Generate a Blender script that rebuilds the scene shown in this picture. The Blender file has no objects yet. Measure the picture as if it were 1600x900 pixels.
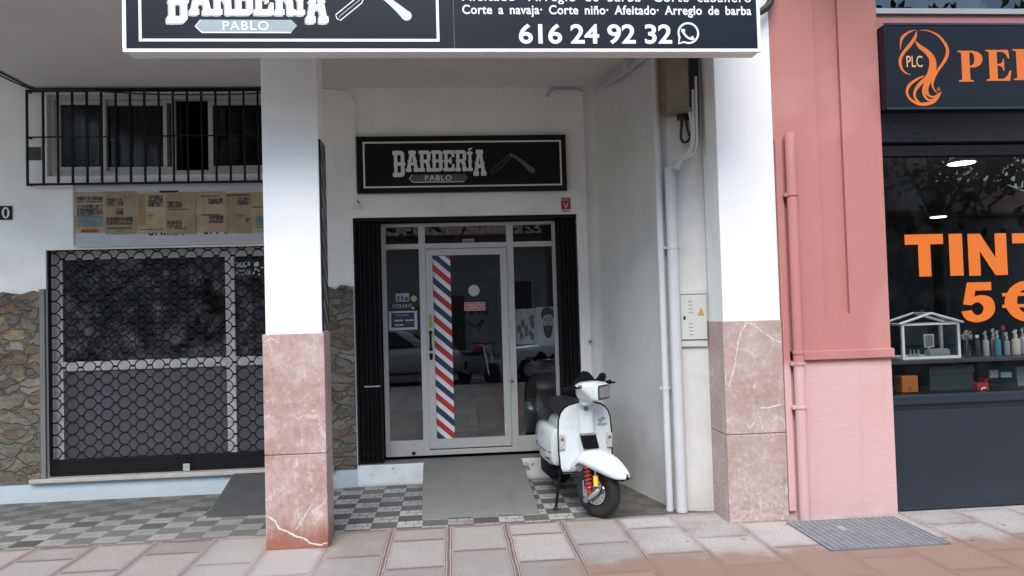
import bpy, bmesh, math, random
from mathutils import Vector, Matrix, noise as mnoise
R = math.radians
random.seed(7)
scene = bpy.context.scene
COL = scene.collection

# ------------------------------------------------------------------ camera model (a real pinhole phone camera)
F, YAW, PITCH, ROLL, CH = 1155.0, R(4.7), R(1.7), 0.029, 1.7
_fw = Vector((math.sin(YAW)*math.cos(PITCH), math.cos(YAW)*math.cos(PITCH), math.sin(PITCH)))
_r0 = _fw.cross(Vector((0, 0, 1))).normalized(); _u0 = _r0.cross(_fw)
_R = math.cos(ROLL)*_r0 - math.sin(ROLL)*_u0
_U = math.sin(ROLL)*_r0 + math.cos(ROLL)*_u0
CAMPOS = Vector((0, 0, CH))
def _ray(x, y): return _fw*F + _R*(x-800) - _U*(y-450)
def W(x, y, Y):                       # survey: photo point -> (X, Z) on the wall plane at depth Y
    d = _ray(x, y); p = CAMPOS + d*(Y/d.y); return p.x, p.z
def G(x, y, z=0.0):                   # survey: photo point -> (X, Y) on a level surface
    d = _ray(x, y); p = CAMPOS + d*((z-CH)/d.z); return p.x, p.y

cd = bpy.data.cameras.new('camera'); cam = bpy.data.objects.new('camera', cd); COL.objects.link(cam)
cd.sensor_width = 36; cd.lens = F/1600*36; cd.clip_start = 0.05; cd.clip_end = 2000
cam.matrix_world = Matrix(((_R.x, _U.x, -_fw.x, 0), (_R.y, _U.y, -_fw.y, 0), (_R.z, _U.z, -_fw.z, CH), (0, 0, 0, 1)))
scene.camera = cam

# ------------------------------------------------------------------ node helpers
class NT:
    def __init__(s, name):
        s.m = bpy.data.materials.new(name); s.m.use_nodes = True
        s.t = s.m.node_tree; s.b = s.t.nodes['Principled BSDF']
        s._pos = None
    def node(s, typ, **kw):
        n = s.t.nodes.new(typ)
        for k, v in kw.items(): setattr(n, k, v)
        return n
    def put(s, sock, v):
        if isinstance(v, V): s.t.links.new(v.s, sock)
        elif isinstance(v, bpy.types.NodeSocket): s.t.links.new(v, sock)
        elif v is not None:
            if isinstance(v, (tuple, list)) and len(v) == 3 and sock.type == 'RGBA': v = (*v, 1)
            sock.default_value = v
    def math(s, op, a, b=None, c=None, clamp=False):
        n = s.node('ShaderNodeMath', operation=op, use_clamp=clamp)
        for i, v in enumerate((a, b, c)):
            if v is not None: s.put(n.inputs[i], v)
        return V(s, n.outputs[0])
    @property
    def pos(s):
        if s._pos is None: s._pos = s.node('ShaderNodeTexCoord').outputs['Object']
        return s._pos
    def xyz(s):
        n = s.node('ShaderNodeSeparateXYZ'); s.put(n.inputs[0], s.pos)
        return V(s, n.outputs[0]), V(s, n.outputs[1]), V(s, n.outputs[2])
    def comb(s, x, y, z):
        n = s.node('ShaderNodeCombineXYZ')
        for i, v in enumerate((x, y, z)): s.put(n.inputs[i], v)
        return n.outputs[0]
    def scaled(s, sc):
        n = s.node('ShaderNodeMapping'); s.put(n.inputs['Vector'], s.pos); n.inputs['Scale'].default_value = sc
        return n.outputs[0]
    def noise(s, scale, detail=4, rough=.55, vec=None, dist=0):
        n = s.node('ShaderNodeTexNoise'); s.put(n.inputs['Vector'], vec or s.pos)
        n.inputs['Scale'].default_value = scale; n.inputs['Detail'].default_value = detail
        n.inputs['Roughness'].default_value = rough; n.inputs['Distortion'].default_value = dist
        return V(s, n.outputs['Fac'])
    def noisecol(s, scale, detail=3, vec=None):
        n = s.node('ShaderNodeTexNoise'); s.put(n.inputs['Vector'], vec or s.pos)
        n.inputs['Scale'].default_value = scale; n.inputs['Detail'].default_value = detail
        return n.outputs['Color']
    def vor(s, scale, feature='F1', vec=None, out='Distance', rnd=1):
        n = s.node('ShaderNodeTexVoronoi', feature=feature); s.put(n.inputs['Vector'], vec or s.pos)
        n.inputs['Scale'].default_value = scale; n.inputs['Randomness'].default_value = rnd
        return V(s, n.outputs[out])
    def white(s, vec):
        n = s.node('ShaderNodeTexWhiteNoise'); s.put(n.inputs['Vector'], vec)
        return V(s, n.outputs['Value'])
    def step(s, v, a, b):             # smooth 0..1 between a and b
        n = s.node('ShaderNodeMapRange', interpolation_type='SMOOTHSTEP'); s.put(n.inputs[0], v)
        n.inputs[1].default_value = a; n.inputs[2].default_value = b
        return V(s, n.outputs[0])
    def mix(s, f, a, b, mode='MIX'):
        n = s.node('ShaderNodeMix', data_type='RGBA', blend_type=mode)
        s.put(n.inputs[0], f); s.put(n.inputs[6], a); s.put(n.inputs[7], b)
        return V(s, n.outputs[2])
    def ramp(s, v, stops):
        n = s.node('ShaderNodeValToRGB'); s.put(n.inputs[0], v); e = n.color_ramp.elements
        while len(e) < len(stops): e.new(.5)
        for el, (p, c) in zip(e, stops): el.position = p; el.color = (*c, 1)
        return V(s, n.outputs[0])
    def bump(s, h, strength=.3, dist=.01):
        n = s.node('ShaderNodeBump'); s.put(n.inputs['Height'], h)
        n.inputs['Strength'].default_value = strength; n.inputs['Distance'].default_value = dist
        s.t.links.new(n.outputs[0], s.b.inputs['Normal'])
    def col(s, c): s.put(s.b.inputs['Base Color'], c)
    def rough(s, v): s.put(s.b.inputs['Roughness'], v)
    def set(s, **kw):
        for k, v in kw.items(): s.b.inputs[k.replace('_', ' ')].default_value = v
class V:
    def __init__(s, nt, sock): s.nt, s.s = nt, sock
    def __add__(a, b): return a.nt.math('ADD', a, b)
    __radd__ = __add__
    def __sub__(a, b): return a.nt.math('SUBTRACT', a, b)
    def __rsub__(a, b): return a.nt.math('SUBTRACT', b, a)
    def __mul__(a, b): return a.nt.math('MULTIPLY', a, b)
    __rmul__ = __mul__
    def __truediv__(a, b): return a.nt.math('DIVIDE', a, b)
    def gt(a, b): return a.nt.math('GREATER_THAN', a, b)
    def lt(a, b): return a.nt.math('LESS_THAN', a, b)
    def abs(a): return a.nt.math('ABSOLUTE', a)
    def floor(a): return a.nt.math('FLOOR', a)
    def fract(a): return a.nt.math('FRACT', a)
    def mod2(a): return a.nt.math('FLOORED_MODULO', a, 2.0)
    def max(a, b): return a.nt.math('MAXIMUM', a, b)
    def min(a, b): return a.nt.math('MINIMUM', a, b)
    def clamp(a): return a.nt.math('ADD', a, 0.0, clamp=True)
    def sin(a): return a.nt.math('SINE', a)

MATS = {}
def plain(name, c, rough=.5, metal=0, var=.06, bump=0, scale=30, **kw):
    if name in MATS: return MATS[name]
    t = NT(name)
    if var:
        n = t.noise(scale, 3)
        t.col(t.mix(n, tuple(x*(1-var*2) for x in c), tuple(min(1, x*(1+var*2)) for x in c)))
        t.rough(t.math('MULTIPLY_ADD', t.noise(scale*.6, 2), .2, rough-.1, clamp=True))
    else:
        t.col(c); t.rough(rough)
    t.set(Metallic=metal, **kw)
    if bump: t.bump(t.noise(scale*4, 3), bump, .004)
    MATS[name] = t.m; return t.m
def emit(name, c, s):
    t = NT(name); t.col((.8, .8, .8)); t.b.inputs['Emission Color'].default_value = (*c, 1); t.b.inputs['Emission Strength'].default_value = s
    MATS[name] = t.m; return t.m
def glass(name, tint=(1, 1, 1), refl=1.0, rough=0.0, dirt=.03):
    t = NT(name); t.t.nodes.remove(t.b)
    tr = t.node('ShaderNodeBsdfTransparent'); tr.inputs[0].default_value = (*tint, 1)
    gl = t.node('ShaderNodeBsdfGlossy'); gl.inputs['Roughness'].default_value = rough
    fr = t.node('ShaderNodeFresnel'); fr.inputs[0].default_value = 1.5
    f = t.math('MULTIPLY', V(t, fr.outputs[0]), 1.25*refl, clamp=True)
    mx = t.node('ShaderNodeMixShader'); t.put(mx.inputs[0], f)
    t.t.links.new(tr.outputs[0], mx.inputs[1]); t.t.links.new(gl.outputs[0], mx.inputs[2])
    df = t.node('ShaderNodeBsdfDiffuse'); df.inputs[0].default_value = (.6, .6, .58, 1)
    m2 = t.node('ShaderNodeMixShader'); d = t.noise(5, 6, .7)
    t.put(m2.inputs[0], t.step(d, .45, .8)*dirt)
    t.t.links.new(mx.outputs[0], m2.inputs[1]); t.t.links.new(df.outputs[0], m2.inputs[2])
    t.t.links.new(m2.outputs[0], t.t.nodes['Material Output'].inputs[0])
    MATS[name] = t.m; return t.m

# ------------------------------------------------------------------ mesh helpers
class MB:
    def __init__(s): s.v, s.f, s.mi, s.sm = [], [], [], []
    def _add(s, vs, fs, mi=0, smooth=False):
        o = len(s.v); s.v += [tuple(v) for v in vs]
        for f in fs: s.f.append([o+i for i in f]); s.mi.append(mi); s.sm.append(smooth)
        return s
    def box(s, x0, x1, y0, y1, z0, z1, mi=0):
        if x0 > x1: x0, x1 = x1, x0
        if y0 > y1: y0, y1 = y1, y0
        if z0 > z1: z0, z1 = z1, z0
        return s._add([(x0,y0,z0),(x1,y0,z0),(x1,y1,z0),(x0,y1,z0),(x0,y0,z1),(x1,y0,z1),(x1,y1,z1),(x0,y1,z1)],
                      [(0,3,2,1),(4,5,6,7),(0,1,5,4),(1,2,6,5),(2,3,7,6),(3,0,4,7)], mi)
    def prism(s, pts, axis, a, b, mi=0, smooth=False):    # polygon extruded along an axis; pts in the two other axes
        def mk(p, t):
            return {'x': (t, p[0], p[1]), 'y': (p[0], t, p[1]), 'z': (p[0], p[1], t)}[axis]
        n = len(pts)
        area = sum(pts[i][0]*pts[(i+1) % n][1]-pts[(i+1) % n][0]*pts[i][1] for i in range(n))
        if (area < 0) != (axis == 'y'): pts = pts[::-1]
        vs = [mk(p, a) for p in pts]+[mk(p, b) for p in pts]
        s._add(vs, [list(range(n))[::-1], list(range(n, 2*n))], mi)
        k = len(s.v)-2*n
        for i in range(n):
            j = (i+1) % n
            s.f.append([k+i, k+j, k+n+j, k+n+i]); s.mi.append(mi); s.sm.append(smooth)
        return s
    def tube(s, path, r, n=8, mi=0, cap=True, closed=False):
        path = [Vector(p) for p in path]; m = len(path)
        rs = r if isinstance(r, (list, tuple)) else [r]*m
        up = None; o = len(s.v)
        for i, p in enumerate(path):
            a = path[(i-1) % m] if (i > 0 or closed) else p
            b = path[(i+1) % m] if (i < m-1 or closed) else p
            t = (b-a).normalized()
            if up is None:
                up = t.cross(Vector((0, 0, 1)))
                if up.length < .1: up = t.cross(Vector((0, 1, 0)))
                up.normalize()
            up = (up - t*up.dot(t)).normalized(); w = t.cross(up)
            for k in range(n):
                an = 2*math.pi*k/n
                s.v.append(tuple(p + (up*math.cos(an)+w*math.sin(an))*rs[i]))
        for i in range(m if closed else m-1):
            j = (i+1) % m
            for k in range(n):
                l = (k+1) % n
                s.f.append([o+i*n+k, o+i*n+l, o+j*n+l, o+j*n+k]); s.mi.append(mi); s.sm.append(True)
        if cap and not closed:
            s.f.append([o+k for k in range(n)][::-1]); s.mi.append(mi); s.sm.append(False)
            s.f.append([o+(m-1)*n+k for k in range(n)]); s.mi.append(mi); s.sm.append(False)
        return s
    def lathe(s, prof, c, axis=(0, 0, 1), n=24, mi=0, smooth=True):    # prof: (radius, height along axis)
        ax = Vector(axis).normalized(); u = ax.orthogonal().normalized(); w = ax.cross(u); c = Vector(c); o = len(s.v); m = len(prof)
        for (r, h) in prof:
            for k in range(n):
                an = 2*math.pi*k/n; s.v.append(tuple(c+ax*h+(u*math.cos(an)+w*math.sin(an))*max(r, 1e-4)))
        for i in range(m-1):
            for k in range(n):
                l = (k+1) % n
                s.f.append([o+i*n+k, o+i*n+l, o+(i+1)*n+l, o+(i+1)*n+k]); s.mi.append(mi); s.sm.append(smooth)
        s.f.append([o+k for k in range(n)][::-1]); s.mi.append(mi); s.sm.append(False)
        s.f.append([o+(m-1)*n+k for k in range(n)]); s.mi.append(mi); s.sm.append(False)
        return s
    def grid(s, rows, mi=0, smooth=True, closed=False):   # rows of equal-length point lists
        o = len(s.v); n = len(rows[0])
        for r in rows: s.v += [tuple(p) for p in r]
        for i in range(len(rows)-1):
            for k in range(n if closed else n-1):
                l = (k+1) % n
                s.f.append([o+i*n+k, o+i*n+l, o+(i+1)*n+l, o+(i+1)*n+k]); s.mi.append(mi); s.sm.append(smooth)
        return s
    def build(s, name, mats, parent=None, bevel=0, segs=2, xf=None, weld=True, fix=True, sub=0, solid=0):
        me = bpy.data.meshes.new(name)
        vs = [tuple(xf @ Vector(v)) for v in s.v] if xf else s.v
        me.from_pydata(vs, [], s.f)
        for i, p in enumerate(me.polygons): p.material_index = s.mi[i]; p.use_smooth = s.sm[i]
        if not isinstance(mats, (list, tuple)): mats = [mats]
        for m in mats: me.materials.append(m)
        if fix or bevel:
            bm = bmesh.new(); bm.from_mesh(me)
            if weld: bmesh.ops.remove_doubles(bm, verts=bm.verts, dist=1e-5)
            if fix: bmesh.ops.recalc_face_normals(bm, faces=bm.faces)
            if bevel:
                es = [e for e in bm.edges if len(e.link_faces) == 2 and e.calc_face_angle(0) > .5]
                bmesh.ops.bevel(bm, geom=es, offset=bevel, segments=segs, affect='EDGES', profile=.6, clamp_overlap=True)
            bm.to_mesh(me); bm.free()
        if any(s.sm): me.set_sharp_from_angle(angle=.7)
        o = bpy.data.objects.new(name, me); COL.objects.link(o)
        if parent: o.parent = parent
        if solid:
            md = o.modifiers.new('thick', 'SOLIDIFY'); md.thickness = solid; md.offset = 0
        if sub:
            md = o.modifiers.new('smooth', 'SUBSURF'); md.levels = md.render_levels = sub
        return o
def tag(o, label, cat, group=None, kind=None):
    if label: o['label'] = label
    if cat: o['category'] = cat
    if group: o['group'] = group
    if kind: o['kind'] = kind
    return o
def thing(name, label, cat, loc=(0, 0, 0), group=None):
    o = bpy.data.objects.new(name, None); COL.objects.link(o); o.empty_display_size = .1
    o.location = loc; tag(o, label, cat, group); return o
def structure(o): o['kind'] = 'structure'; return o

def loops_mesh(loops, depth=0.0, w=None):               # 2D outlines (even-odd filled) -> list of verts/faces via a curve
    cu = bpy.data.curves.new('tmp', 'CURVE'); cu.dimensions = '2D'; cu.fill_mode = 'BOTH' if depth else 'FRONT'; cu.extrude = depth/2
    for lp in loops:
        sp = cu.splines.new('POLY'); sp.points.add(len(lp)-1); sp.use_cyclic_u = True
        for q, p in zip(sp.points, lp): q.co = (p[0], p[1], 0, 1)
    return _curve_mesh(cu)
def _curve_mesh(cu):
    o = bpy.data.objects.new('tmp', cu); COL.objects.link(o)
    dg = bpy.context.evaluated_depsgraph_get(); dg.update()
    me = bpy.data.meshes.new_from_object(o.evaluated_get(dg))
    vs = [tuple(v.co) for v in me.vertices]; fs = [list(p.vertices) for p in me.polygons]
    bpy.data.objects.remove(o); bpy.data.curves.remove(cu); bpy.data.meshes.remove(me)
    return vs, fs
def text_mesh(txt, bold=0.0, depth=0.0, spacing=1.0, word=1.0):
    cu = bpy.data.curves.new('tmp', 'FONT'); cu.body = txt; cu.size = 1; cu.offset = bold; cu.extrude = depth/2; cu.space_character = spacing; cu.space_word = word
    cu.resolution_u = 4
    return _curve_mesh(cu)
def flat(mb, vf, x0, x1, z0, z1, y, t=.002, mi=0, fit=True, normal=None):
    """place a flat 2D drawing on a wall facing -Y: stretched to the box x0..x1, z0..z1; t = relief of the lettering"""
    vs, fs = vf
    ax, bx = min(v[0] for v in vs), max(v[0] for v in vs); az, bz = min(v[1] for v in vs), max(v[1] for v in vs)
    q = [(x0+(v[0]-ax)/(bx-ax)*(x1-x0), y, z0+(v[1]-az)/(bz-az)*(z1-z0)) for v in vs]
    mb._add(q, [f for f in fs], mi)
    return mb
def wline(mb, pts, w, y, mi=0):                          # flat ribbon drawn on a wall; pts (x,z), w width or list of widths
    n = len(pts); ws = w if isinstance(w, (list, tuple)) else [w]*n; a, b = [], []
    for i, p in enumerate(pts):
        q0, q1 = pts[max(i-1, 0)], pts[min(i+1, n-1)]
        tx, tz = q1[0]-q0[0], q1[1]-q0[1]; l = math.hypot(tx, tz) or 1; nx, nz = -tz/l, tx/l
        a.append((p[0]+nx*ws[i]/2, y, p[1]+nz*ws[i]/2)); b.append((p[0]-nx*ws[i]/2, y, p[1]-nz*ws[i]/2))
    mb.grid([a, b], mi, smooth=False); return mb
def spline(pts, k=6):                                    # Catmull-Rom through points of any dimension
    out = []; n = len(pts)
    for i in range(n-1):
        p0, p1, p2, p3 = pts[max(i-1, 0)], pts[i], pts[i+1], pts[min(i+2, n-1)]
        for j in range(k):
            t = j/k
            out.append(tuple(.5*((2*b)+(-a+c)*t+(2*a-5*b+4*c-d)*t*t+(-a+3*b-3*c+d)*t**3) for a, b, c, d in zip(p0, p1, p2, p3)))
    out.append(tuple(pts[-1])); return out
def quad(mb, x0, x1, z0, z1, y, mi=0):
    return mb._add([(x0, y, z0), (x1, y, z0), (x1, y, z1), (x0, y, z1)], [(0, 1, 2, 3)], mi)
def ellipse(cx, cz, rx, rz, n=24, a0=0, a1=2*math.pi): return [(cx+rx*math.cos(a0+(a1-a0)*i/n), cz+rz*math.sin(a0+(a1-a0)*i/n)) for i in range(n)]
# ================================================================== MATERIALS OF THE SETTING
def m_plaster(name, c, dirt=(.45, .43, .40), amt=.35):
    t = NT(name); x, y, z = t.xyz()
    n = t.noise(1.3, 6, .65); n2 = t.noise(9, 5, .6); st = t.noise(1, 4, .6, t.scaled((7, 7, .7)))
    a = t.mix(t.step(n, .42, .75)*amt, c, dirt)
    a = t.mix(t.step(st, .55, .85)*(amt*.6), a, dirt)
    low = t.step(z + n2*.35, .42, .12)
    a = t.mix(low*.35, a, (.40, .38, .35))
    chips = t.step(t.vor(2.1, 'F1', None)+n2*.25, .155, .135)
    a = t.mix(chips*.5, a, (.33, .30, .27))
    t.col(a); t.rough(.85); smudge = t.step(t.noise(.9, 6, .7), .56, .72); 
    t.col(t.mix(smudge*amt*.45, a, tuple(q*.8 for q in dirt))); t.bump(n2*.8+t.noise(60, 3)*.35+t.noise(2.2, 3)*1.2, .32, .012)
    return t.m
M_white = m_plaster('white_plaster', (.80, .795, .765), dirt=(.50,.485,.45))
M_side = m_plaster('shaded_white_plaster', (.58, .58, .56), dirt=(.36, .35, .33), amt=.45)  # same white paint as the wall, side shade mixed into its colour
M_pillar = m_plaster('pillar_plaster', (.82, .82, .81), amt=.15)
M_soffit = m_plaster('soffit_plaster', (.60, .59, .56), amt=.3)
M_plinth = m_plaster('pale_blue_paint', (.46, .55, .60), dirt=(.42, .47, .5), amt=.2)

def m_peel():
    t = NT('peeling_white_paint'); n = t.noise(7, 6, .7); x, y, z = t.xyz()
    v = t.noise(9, 8, .8)+t.noise(2.3, 2)*.35
    pe = t.step(v, .80, .83)
    a = t.mix(t.step(n, .4, .8)*.5, (.74, .76, .75), (.5, .5, .48))
    a = t.mix(pe*.85, a, (.20, .185, .17))
    a = t.mix(t.step(z+n*.06, .07, .02)*.6, a, (.3, .28, .25))
    t.col(a); t.rough(.8); t.bump(pe*-1+n*.3, .5, .006); return t.m
M_peel = m_peel()

def m_marble():
    t = NT('pink_marble'); x, y, z = t.xyz()
    n = t.noise(3.2, 7, .65); n2 = t.noise(14, 6, .7)
    a = t.ramp(n*.65+n2*.35, [(.30, (.275, .145, .118)), (.45, (.405, .262, .232)), (.58, (.475, .348, .318)), (.72, (.59, .50, .465))])
    warp = t.node('ShaderNodeVectorMath', operation='ADD'); t.put(warp.inputs[0], t.scaled((1.0, 1.0, .75)))
    sc = t.node('ShaderNodeVectorMath', operation='SCALE'); t.put(sc.inputs[0], t.noisecol(2.5, 5)); sc.inputs['Scale'].default_value = .55
    t.t.links.new(sc.outputs[0], warp.inputs[1])
    ve = t.vor(1.15, 'DISTANCE_TO_EDGE', warp.outputs[0])
    vein = t.step(ve, .012+0, .004)
    vein = vein*t.step(t.noise(2.2, 3), .44, .56)
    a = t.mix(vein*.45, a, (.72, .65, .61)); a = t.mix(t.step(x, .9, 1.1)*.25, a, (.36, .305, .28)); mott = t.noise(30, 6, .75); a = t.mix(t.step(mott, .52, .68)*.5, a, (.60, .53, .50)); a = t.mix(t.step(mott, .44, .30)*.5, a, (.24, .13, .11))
    ve2 = t.vor(3.6, 'DISTANCE_TO_EDGE', warp.outputs[0])
    a = t.mix(t.step(ve2, .012, .003)*t.step(n, .48, .62)*.55, a, (.78, .70, .66))
    scr = t.noise(1, 5, .7, t.scaled((22, 22, 2.2)))                 # vertical scuffs and water runs
    a = t.mix(t.step(scr, .56, .72)*t.step(n2, .4, .6)*.7, a, (.74, .68, .66))
    foot = t.step(z+n*.30+scr*.22, .52, .30)*t.step(x, 1, 0)         # rust-red damp foot of one pillar
    a = t.mix(foot*.9, a, (.29, .095, .055))
    foot2 = t.step(z+n*.9+mott*.5, 1.35, .75)*t.step(mott, .42, .6)*t.step(x, .9, 1.9)
    a = t.mix(foot2*.35, a, (.63, .57, .54))
    rust = t.step(t.noise(1, 4, .6, t.scaled((9, 9, 1.4))), .60, .72)*t.step(n, .5, .35)
    a = t.mix(rust*.6, a, (.34, .15, .08))
    t.col(a); t.rough(t.math('MULTIPLY_ADD', n2, .4, .22, clamp=True)); t.bump(n2, .12, .004)
    return t.m
M_marble = m_marble()
M_joint = plain('stone_joint', (.16, .13, .12), .9)

def m_stone():
    t = NT('rubble_stone'); x, y, z = t.xyz()
    wv = t.node('ShaderNodeVectorMath', operation='ADD'); t.put(wv.inputs[0], t.comb(x*4.6, y*2.0, z*10.0))
    sc = t.node('ShaderNodeVectorMath', operation='SCALE'); t.put(sc.inputs[0], t.noisecol(6.0, 6)); sc.inputs['Scale'].default_value = 1.7
    t.t.links.new(sc.outputs[0], wv.inputs[1])
    e = t.vor(1, 'DISTANCE_TO_EDGE', wv.outputs[0]); c = t.vor(1, 'F1', wv.outputs[0], 'Color')
    sep = t.node('ShaderNodeSeparateColor'); t.put(sep.inputs[0], c.s)
    r = V(t, sep.outputs[0]); g = V(t, sep.outputs[1])
    n = t.noise(18, 8, .75); n3 = t.noise(5, 6, .7); n5 = t.noise(1, 6, .7, t.scaled((9, 9, 30)))
    a = t.ramp(r+(n3-.5)*.35, [(0, (.095, .09, .08)), (.2, (.16, .145, .12)), (.4, (.215, .19, .15)), (.55, (.20, .10, .06)), (.7, (.27, .26, .23)), (.85, (.29, .21, .105)), (1, (.14, .145, .14))])
    a = t.mix(t.step(n, .40, .62)*.55, a, (.07, .063, .052)); a = t.mix(t.step(n5, .5, .7)*.45, a, (.30, .26, .195))
    ee = e+(n-.5)*.16
    mort = t.step(ee, .07, .0)
    a = t.mix(mort*.75, a, t.mix(t.step(n3, .42, .58), (.075, .068, .058), (.27, .235, .175)).s)
    a = t.mix(t.step(t.noise(2.5, 4), .35, .65)*.35, a, (.05, .045, .038)); t.col(a); t.rough(.85); t.bump(t.step(ee, .0, .09)*.8+n*.6+n5*.4+g*.3, .9, .03); return t.m
M_stone = m_stone()

def m_tiles():
    t = NT('checker_paving_tiles'); x, y, z = t.xyz()
    left = x.lt(-1.2)
    xs = x + left*.075
    u = (xs+.69)/.205; v = (y-6.31)/.165
    iu, iv = u.floor(), v.floor(); fu, fv = u.fract(), v.fract()
    par = (iu+iv+left).mod2()
    rnd = t.white(t.comb(iu, iv, 0.0)); rnd2 = t.white(t.comb(iu, iv, 5.0))
    n = t.noise(14, 6, .7); nb = t.noise(1.8, 4, .6)
    h = (fv-.5).abs().lt(.035)*t.math('GREATER_THAN', fu, .22)
    tick1 = (fu-.33).abs().lt(.018)*t.math('GREATER_THAN', fv, .5); tick2 = (fu-.68).abs().lt(.018)*t.math('LESS_THAN', fv, .5)
    tick3 = (fu-.84).abs().lt(.018)*t.math('GREATER_THAN', fv, .5)
    lines = h.max(tick1).max(tick2).max(tick3)*par
    dark = t.mix(rnd, (.075, .072, .068), (.125, .12, .112)); lite = t.mix(rnd, (.30, .295, .28), (.42, .41, .39))
    worn = left*t.step(rnd2, .25, .8)
    dark = t.mix(worn*.75, dark, (.185, .18, .17)); lite = t.mix(left*.45, lite, (.23, .225, .21))
    a = t.mix(par, dark, lite)
    a = t.mix(lines*(.8-left*.5), a, (.07, .065, .06))
    edge = ((fu-.5).abs().gt(.488)).max((fv-.5).abs().gt(.485))
    a = t.mix(edge*.5, a, (.09, .085, .08))
    a = t.mix(t.step(n, .45, .8)*.4, a, (.13, .12, .105)); a = t.mix(t.step(nb, .45, .75)*.45, a, (.11, .105, .095))
    grime = t.step(x+n*.5, 1.25, 1.6)*.88; grime = grime.max(left*t.step(y+nb*.6, 6.75, 7.5)*.7)
    a = t.mix(grime, a, (.075, .07, .06))
    t.col(a); t.rough(t.math('MULTIPLY_ADD', n, .4, .4, clamp=True)); t.bump(n*.4-lines-edge, .35, .004); return t.m
M_tiles = m_tiles()

def m_pave():
    t = NT('sidewalk_slabs'); x, y, z = t.xyz()
    wob = (t.noise(6, 3)-.5)*.02
    u = (x+.067+wob)/.4445; k = u.floor(); fu = u.fract()
    v = (y-5.62+wob)/.6 + .5*(1-k.mod2()); fv = v.fract(); iv = v.floor()
    rnd = t.white(t.comb(k, iv, 1.0)); rnd2 = t.white(t.comb(k, iv, 9.0))
    n = t.noise(9, 7, .7); fine = t.noise(160, 3, .7); big = t.noise(1.1, 5, .6); mid = t.noise(3.5, 6, .65)
    du = (fu-.5).abs(); dv = (fv-.5).abs()
    strip = du.gt(.437).max(dv.gt(.468)).max(y.gt(5.885))
    line = ((du-.437).abs().lt(.008)).max((du-.470).abs().lt(.007)).max((dv-.466).abs().lt(.006))
    slab = t.mix(rnd, (.28, .25, .215), (.45, .41, .36))
    slab = t.mix(t.step(rnd2, .5, 1.0)*.4, slab, (.34, .265, .23))
    slab = t.mix(t.step(fine, .45, .72)*.5, slab, (.25, .20, .18))
    grit = t.noise(45, 5, .75); slab = t.mix(t.step(grit, .44, .66)*.45, slab, (.19, .165, .15)); slab = t.mix(t.step(mid, .5, .75)*.35, slab, (.47, .44, .41)); rim = t.step(du, .37, .437).max(t.step(dv, .40, .466)); slab = t.mix(rim*n*.6, slab, (.22, .17, .15))
    br = t.mix(n, (.135, .088, .074), (.27, .19, .165))
    a = t.mix(strip, slab, br)
    a = t.mix(line*strip*.75, a, (.46, .40, .36)); groove = (du.gt(.494)).max((du-.4555).abs().lt(.004)); a = t.mix(groove*strip*.6, a, (.07, .05, .042))
    worn = t.step(x+big*1.2, 1.3, 2.3)*t.step(mid, .25, .55)*t.step(y, 4.95, 5.2)
    a = t.mix(worn*t.step(grit, .7, .4)*.55, a, (.52, .49, .465))
    worn2 = t.step((x+1.35).abs()-big*.5, .35, .05)
    a = t.mix(worn2*.35, a, (.48, .44, .41))
    stain = t.step(y+(n-.5)*.35+(mid-.5)*.55+(big-.5)*.4+(grit-.5)*.25, 5.06, 4.86)*t.step(x+(mid-.5)*.6, .45, .95)
    a = t.mix(stain*.8, a, t.mix(fine, (.20, .108, .07), (.34, .20, .138)).s)
    dmp = t.step(t.math('SQRT', (x+1.0)*(x+1.0)*3.0+(y-5.62)*(y-5.62)*5.0)+n*.25, .42, .12)
    a = t.mix(dmp*.75, a, (.15, .085, .055))
    gum = t.step(t.vor(3.2), .06, .05)*t.step(t.vor(3.2, out='Color'), .6, .65)
    a = t.mix(gum*.7, a, (.10, .09, .085))
    t.col(a); t.rough(t.math('MULTIPLY_ADD', n, .3, .5, clamp=True))
    t.bump(fine*.25+n*.3-strip*.35-line*.5, .45, .006); return t.m
M_pave = m_pave()
M_asphalt = plain('asphalt', (.052, .052, .054), .85, var=.2, bump=.5, scale=14)
M_kerb = plain('granite_kerb', (.32, .31, .30), .8, var=.15, bump=.3, scale=20)
def m_pink():
    t = NT('pink_paint'); x, y, z = t.xyz(); n = t.noise(1.6, 6, .6); n2 = t.noise(10, 4)
    a = t.mix(t.step(n, .35, .7)*.5, (.43, .172, .150), (.46, .205, .180))
    fade = t.step(z+n*.15, 1.34, 1.24)                    # repainted lower band in a paler pink
    a = t.mix(fade, a, t.mix(n, (.60, .36, .35), (.62, .40, .40)).s)
    streak = t.noise(1, 5, .65, t.scaled((8, 8, .5))); a = t.mix(t.step(streak, .52, .75)*.15, a, (.40, .19, .17)); patch = t.noise(.7, 3, .5); a = t.mix(t.step(patch, .5, .56)*.22, a, (.60, .31, .285))
    dirt = t.step(z+n*.25, .32, .10); a = t.mix(dirt*.30, a, (.40, .30, .27))
    sc = t.step(z+n2*.2, .25, .05)*t.step(t.noise(5, 5, .7), .5, .7)
    a = t.mix(sc*.5, a, (.70, .56, .52))
    t.col(a); t.rough(.75); t.bump(n2*.5+t.noise(120, 3, .6)*.35+t.noise(3, 5, .6, t.scaled((1, 1, 4)))*.8*fade, .4, .012); return t.m
M_pink = m_pink()
M_alu = plain('aluminium', (.46, .46, .44), .45, .3, var=.05, scale=8)
M_whitealu = plain('white_lacquered_aluminium', (.46, .46, .445), .45, 0, var=.06, scale=6)
M_black = plain('black_painted_steel', (.004, .004, .0045), .6, 0, var=.15, Specular_IOR_Level=.22)
M_blackgloss = plain('black_acrylic', (.006, .0065, .008), .30, 0, var=.08, scale=3, Specular_IOR_Level=.25)
M_navy = plain('dark_navy_panel', (.016, .022, .031), .38, 0, var=.12, scale=4)
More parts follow.
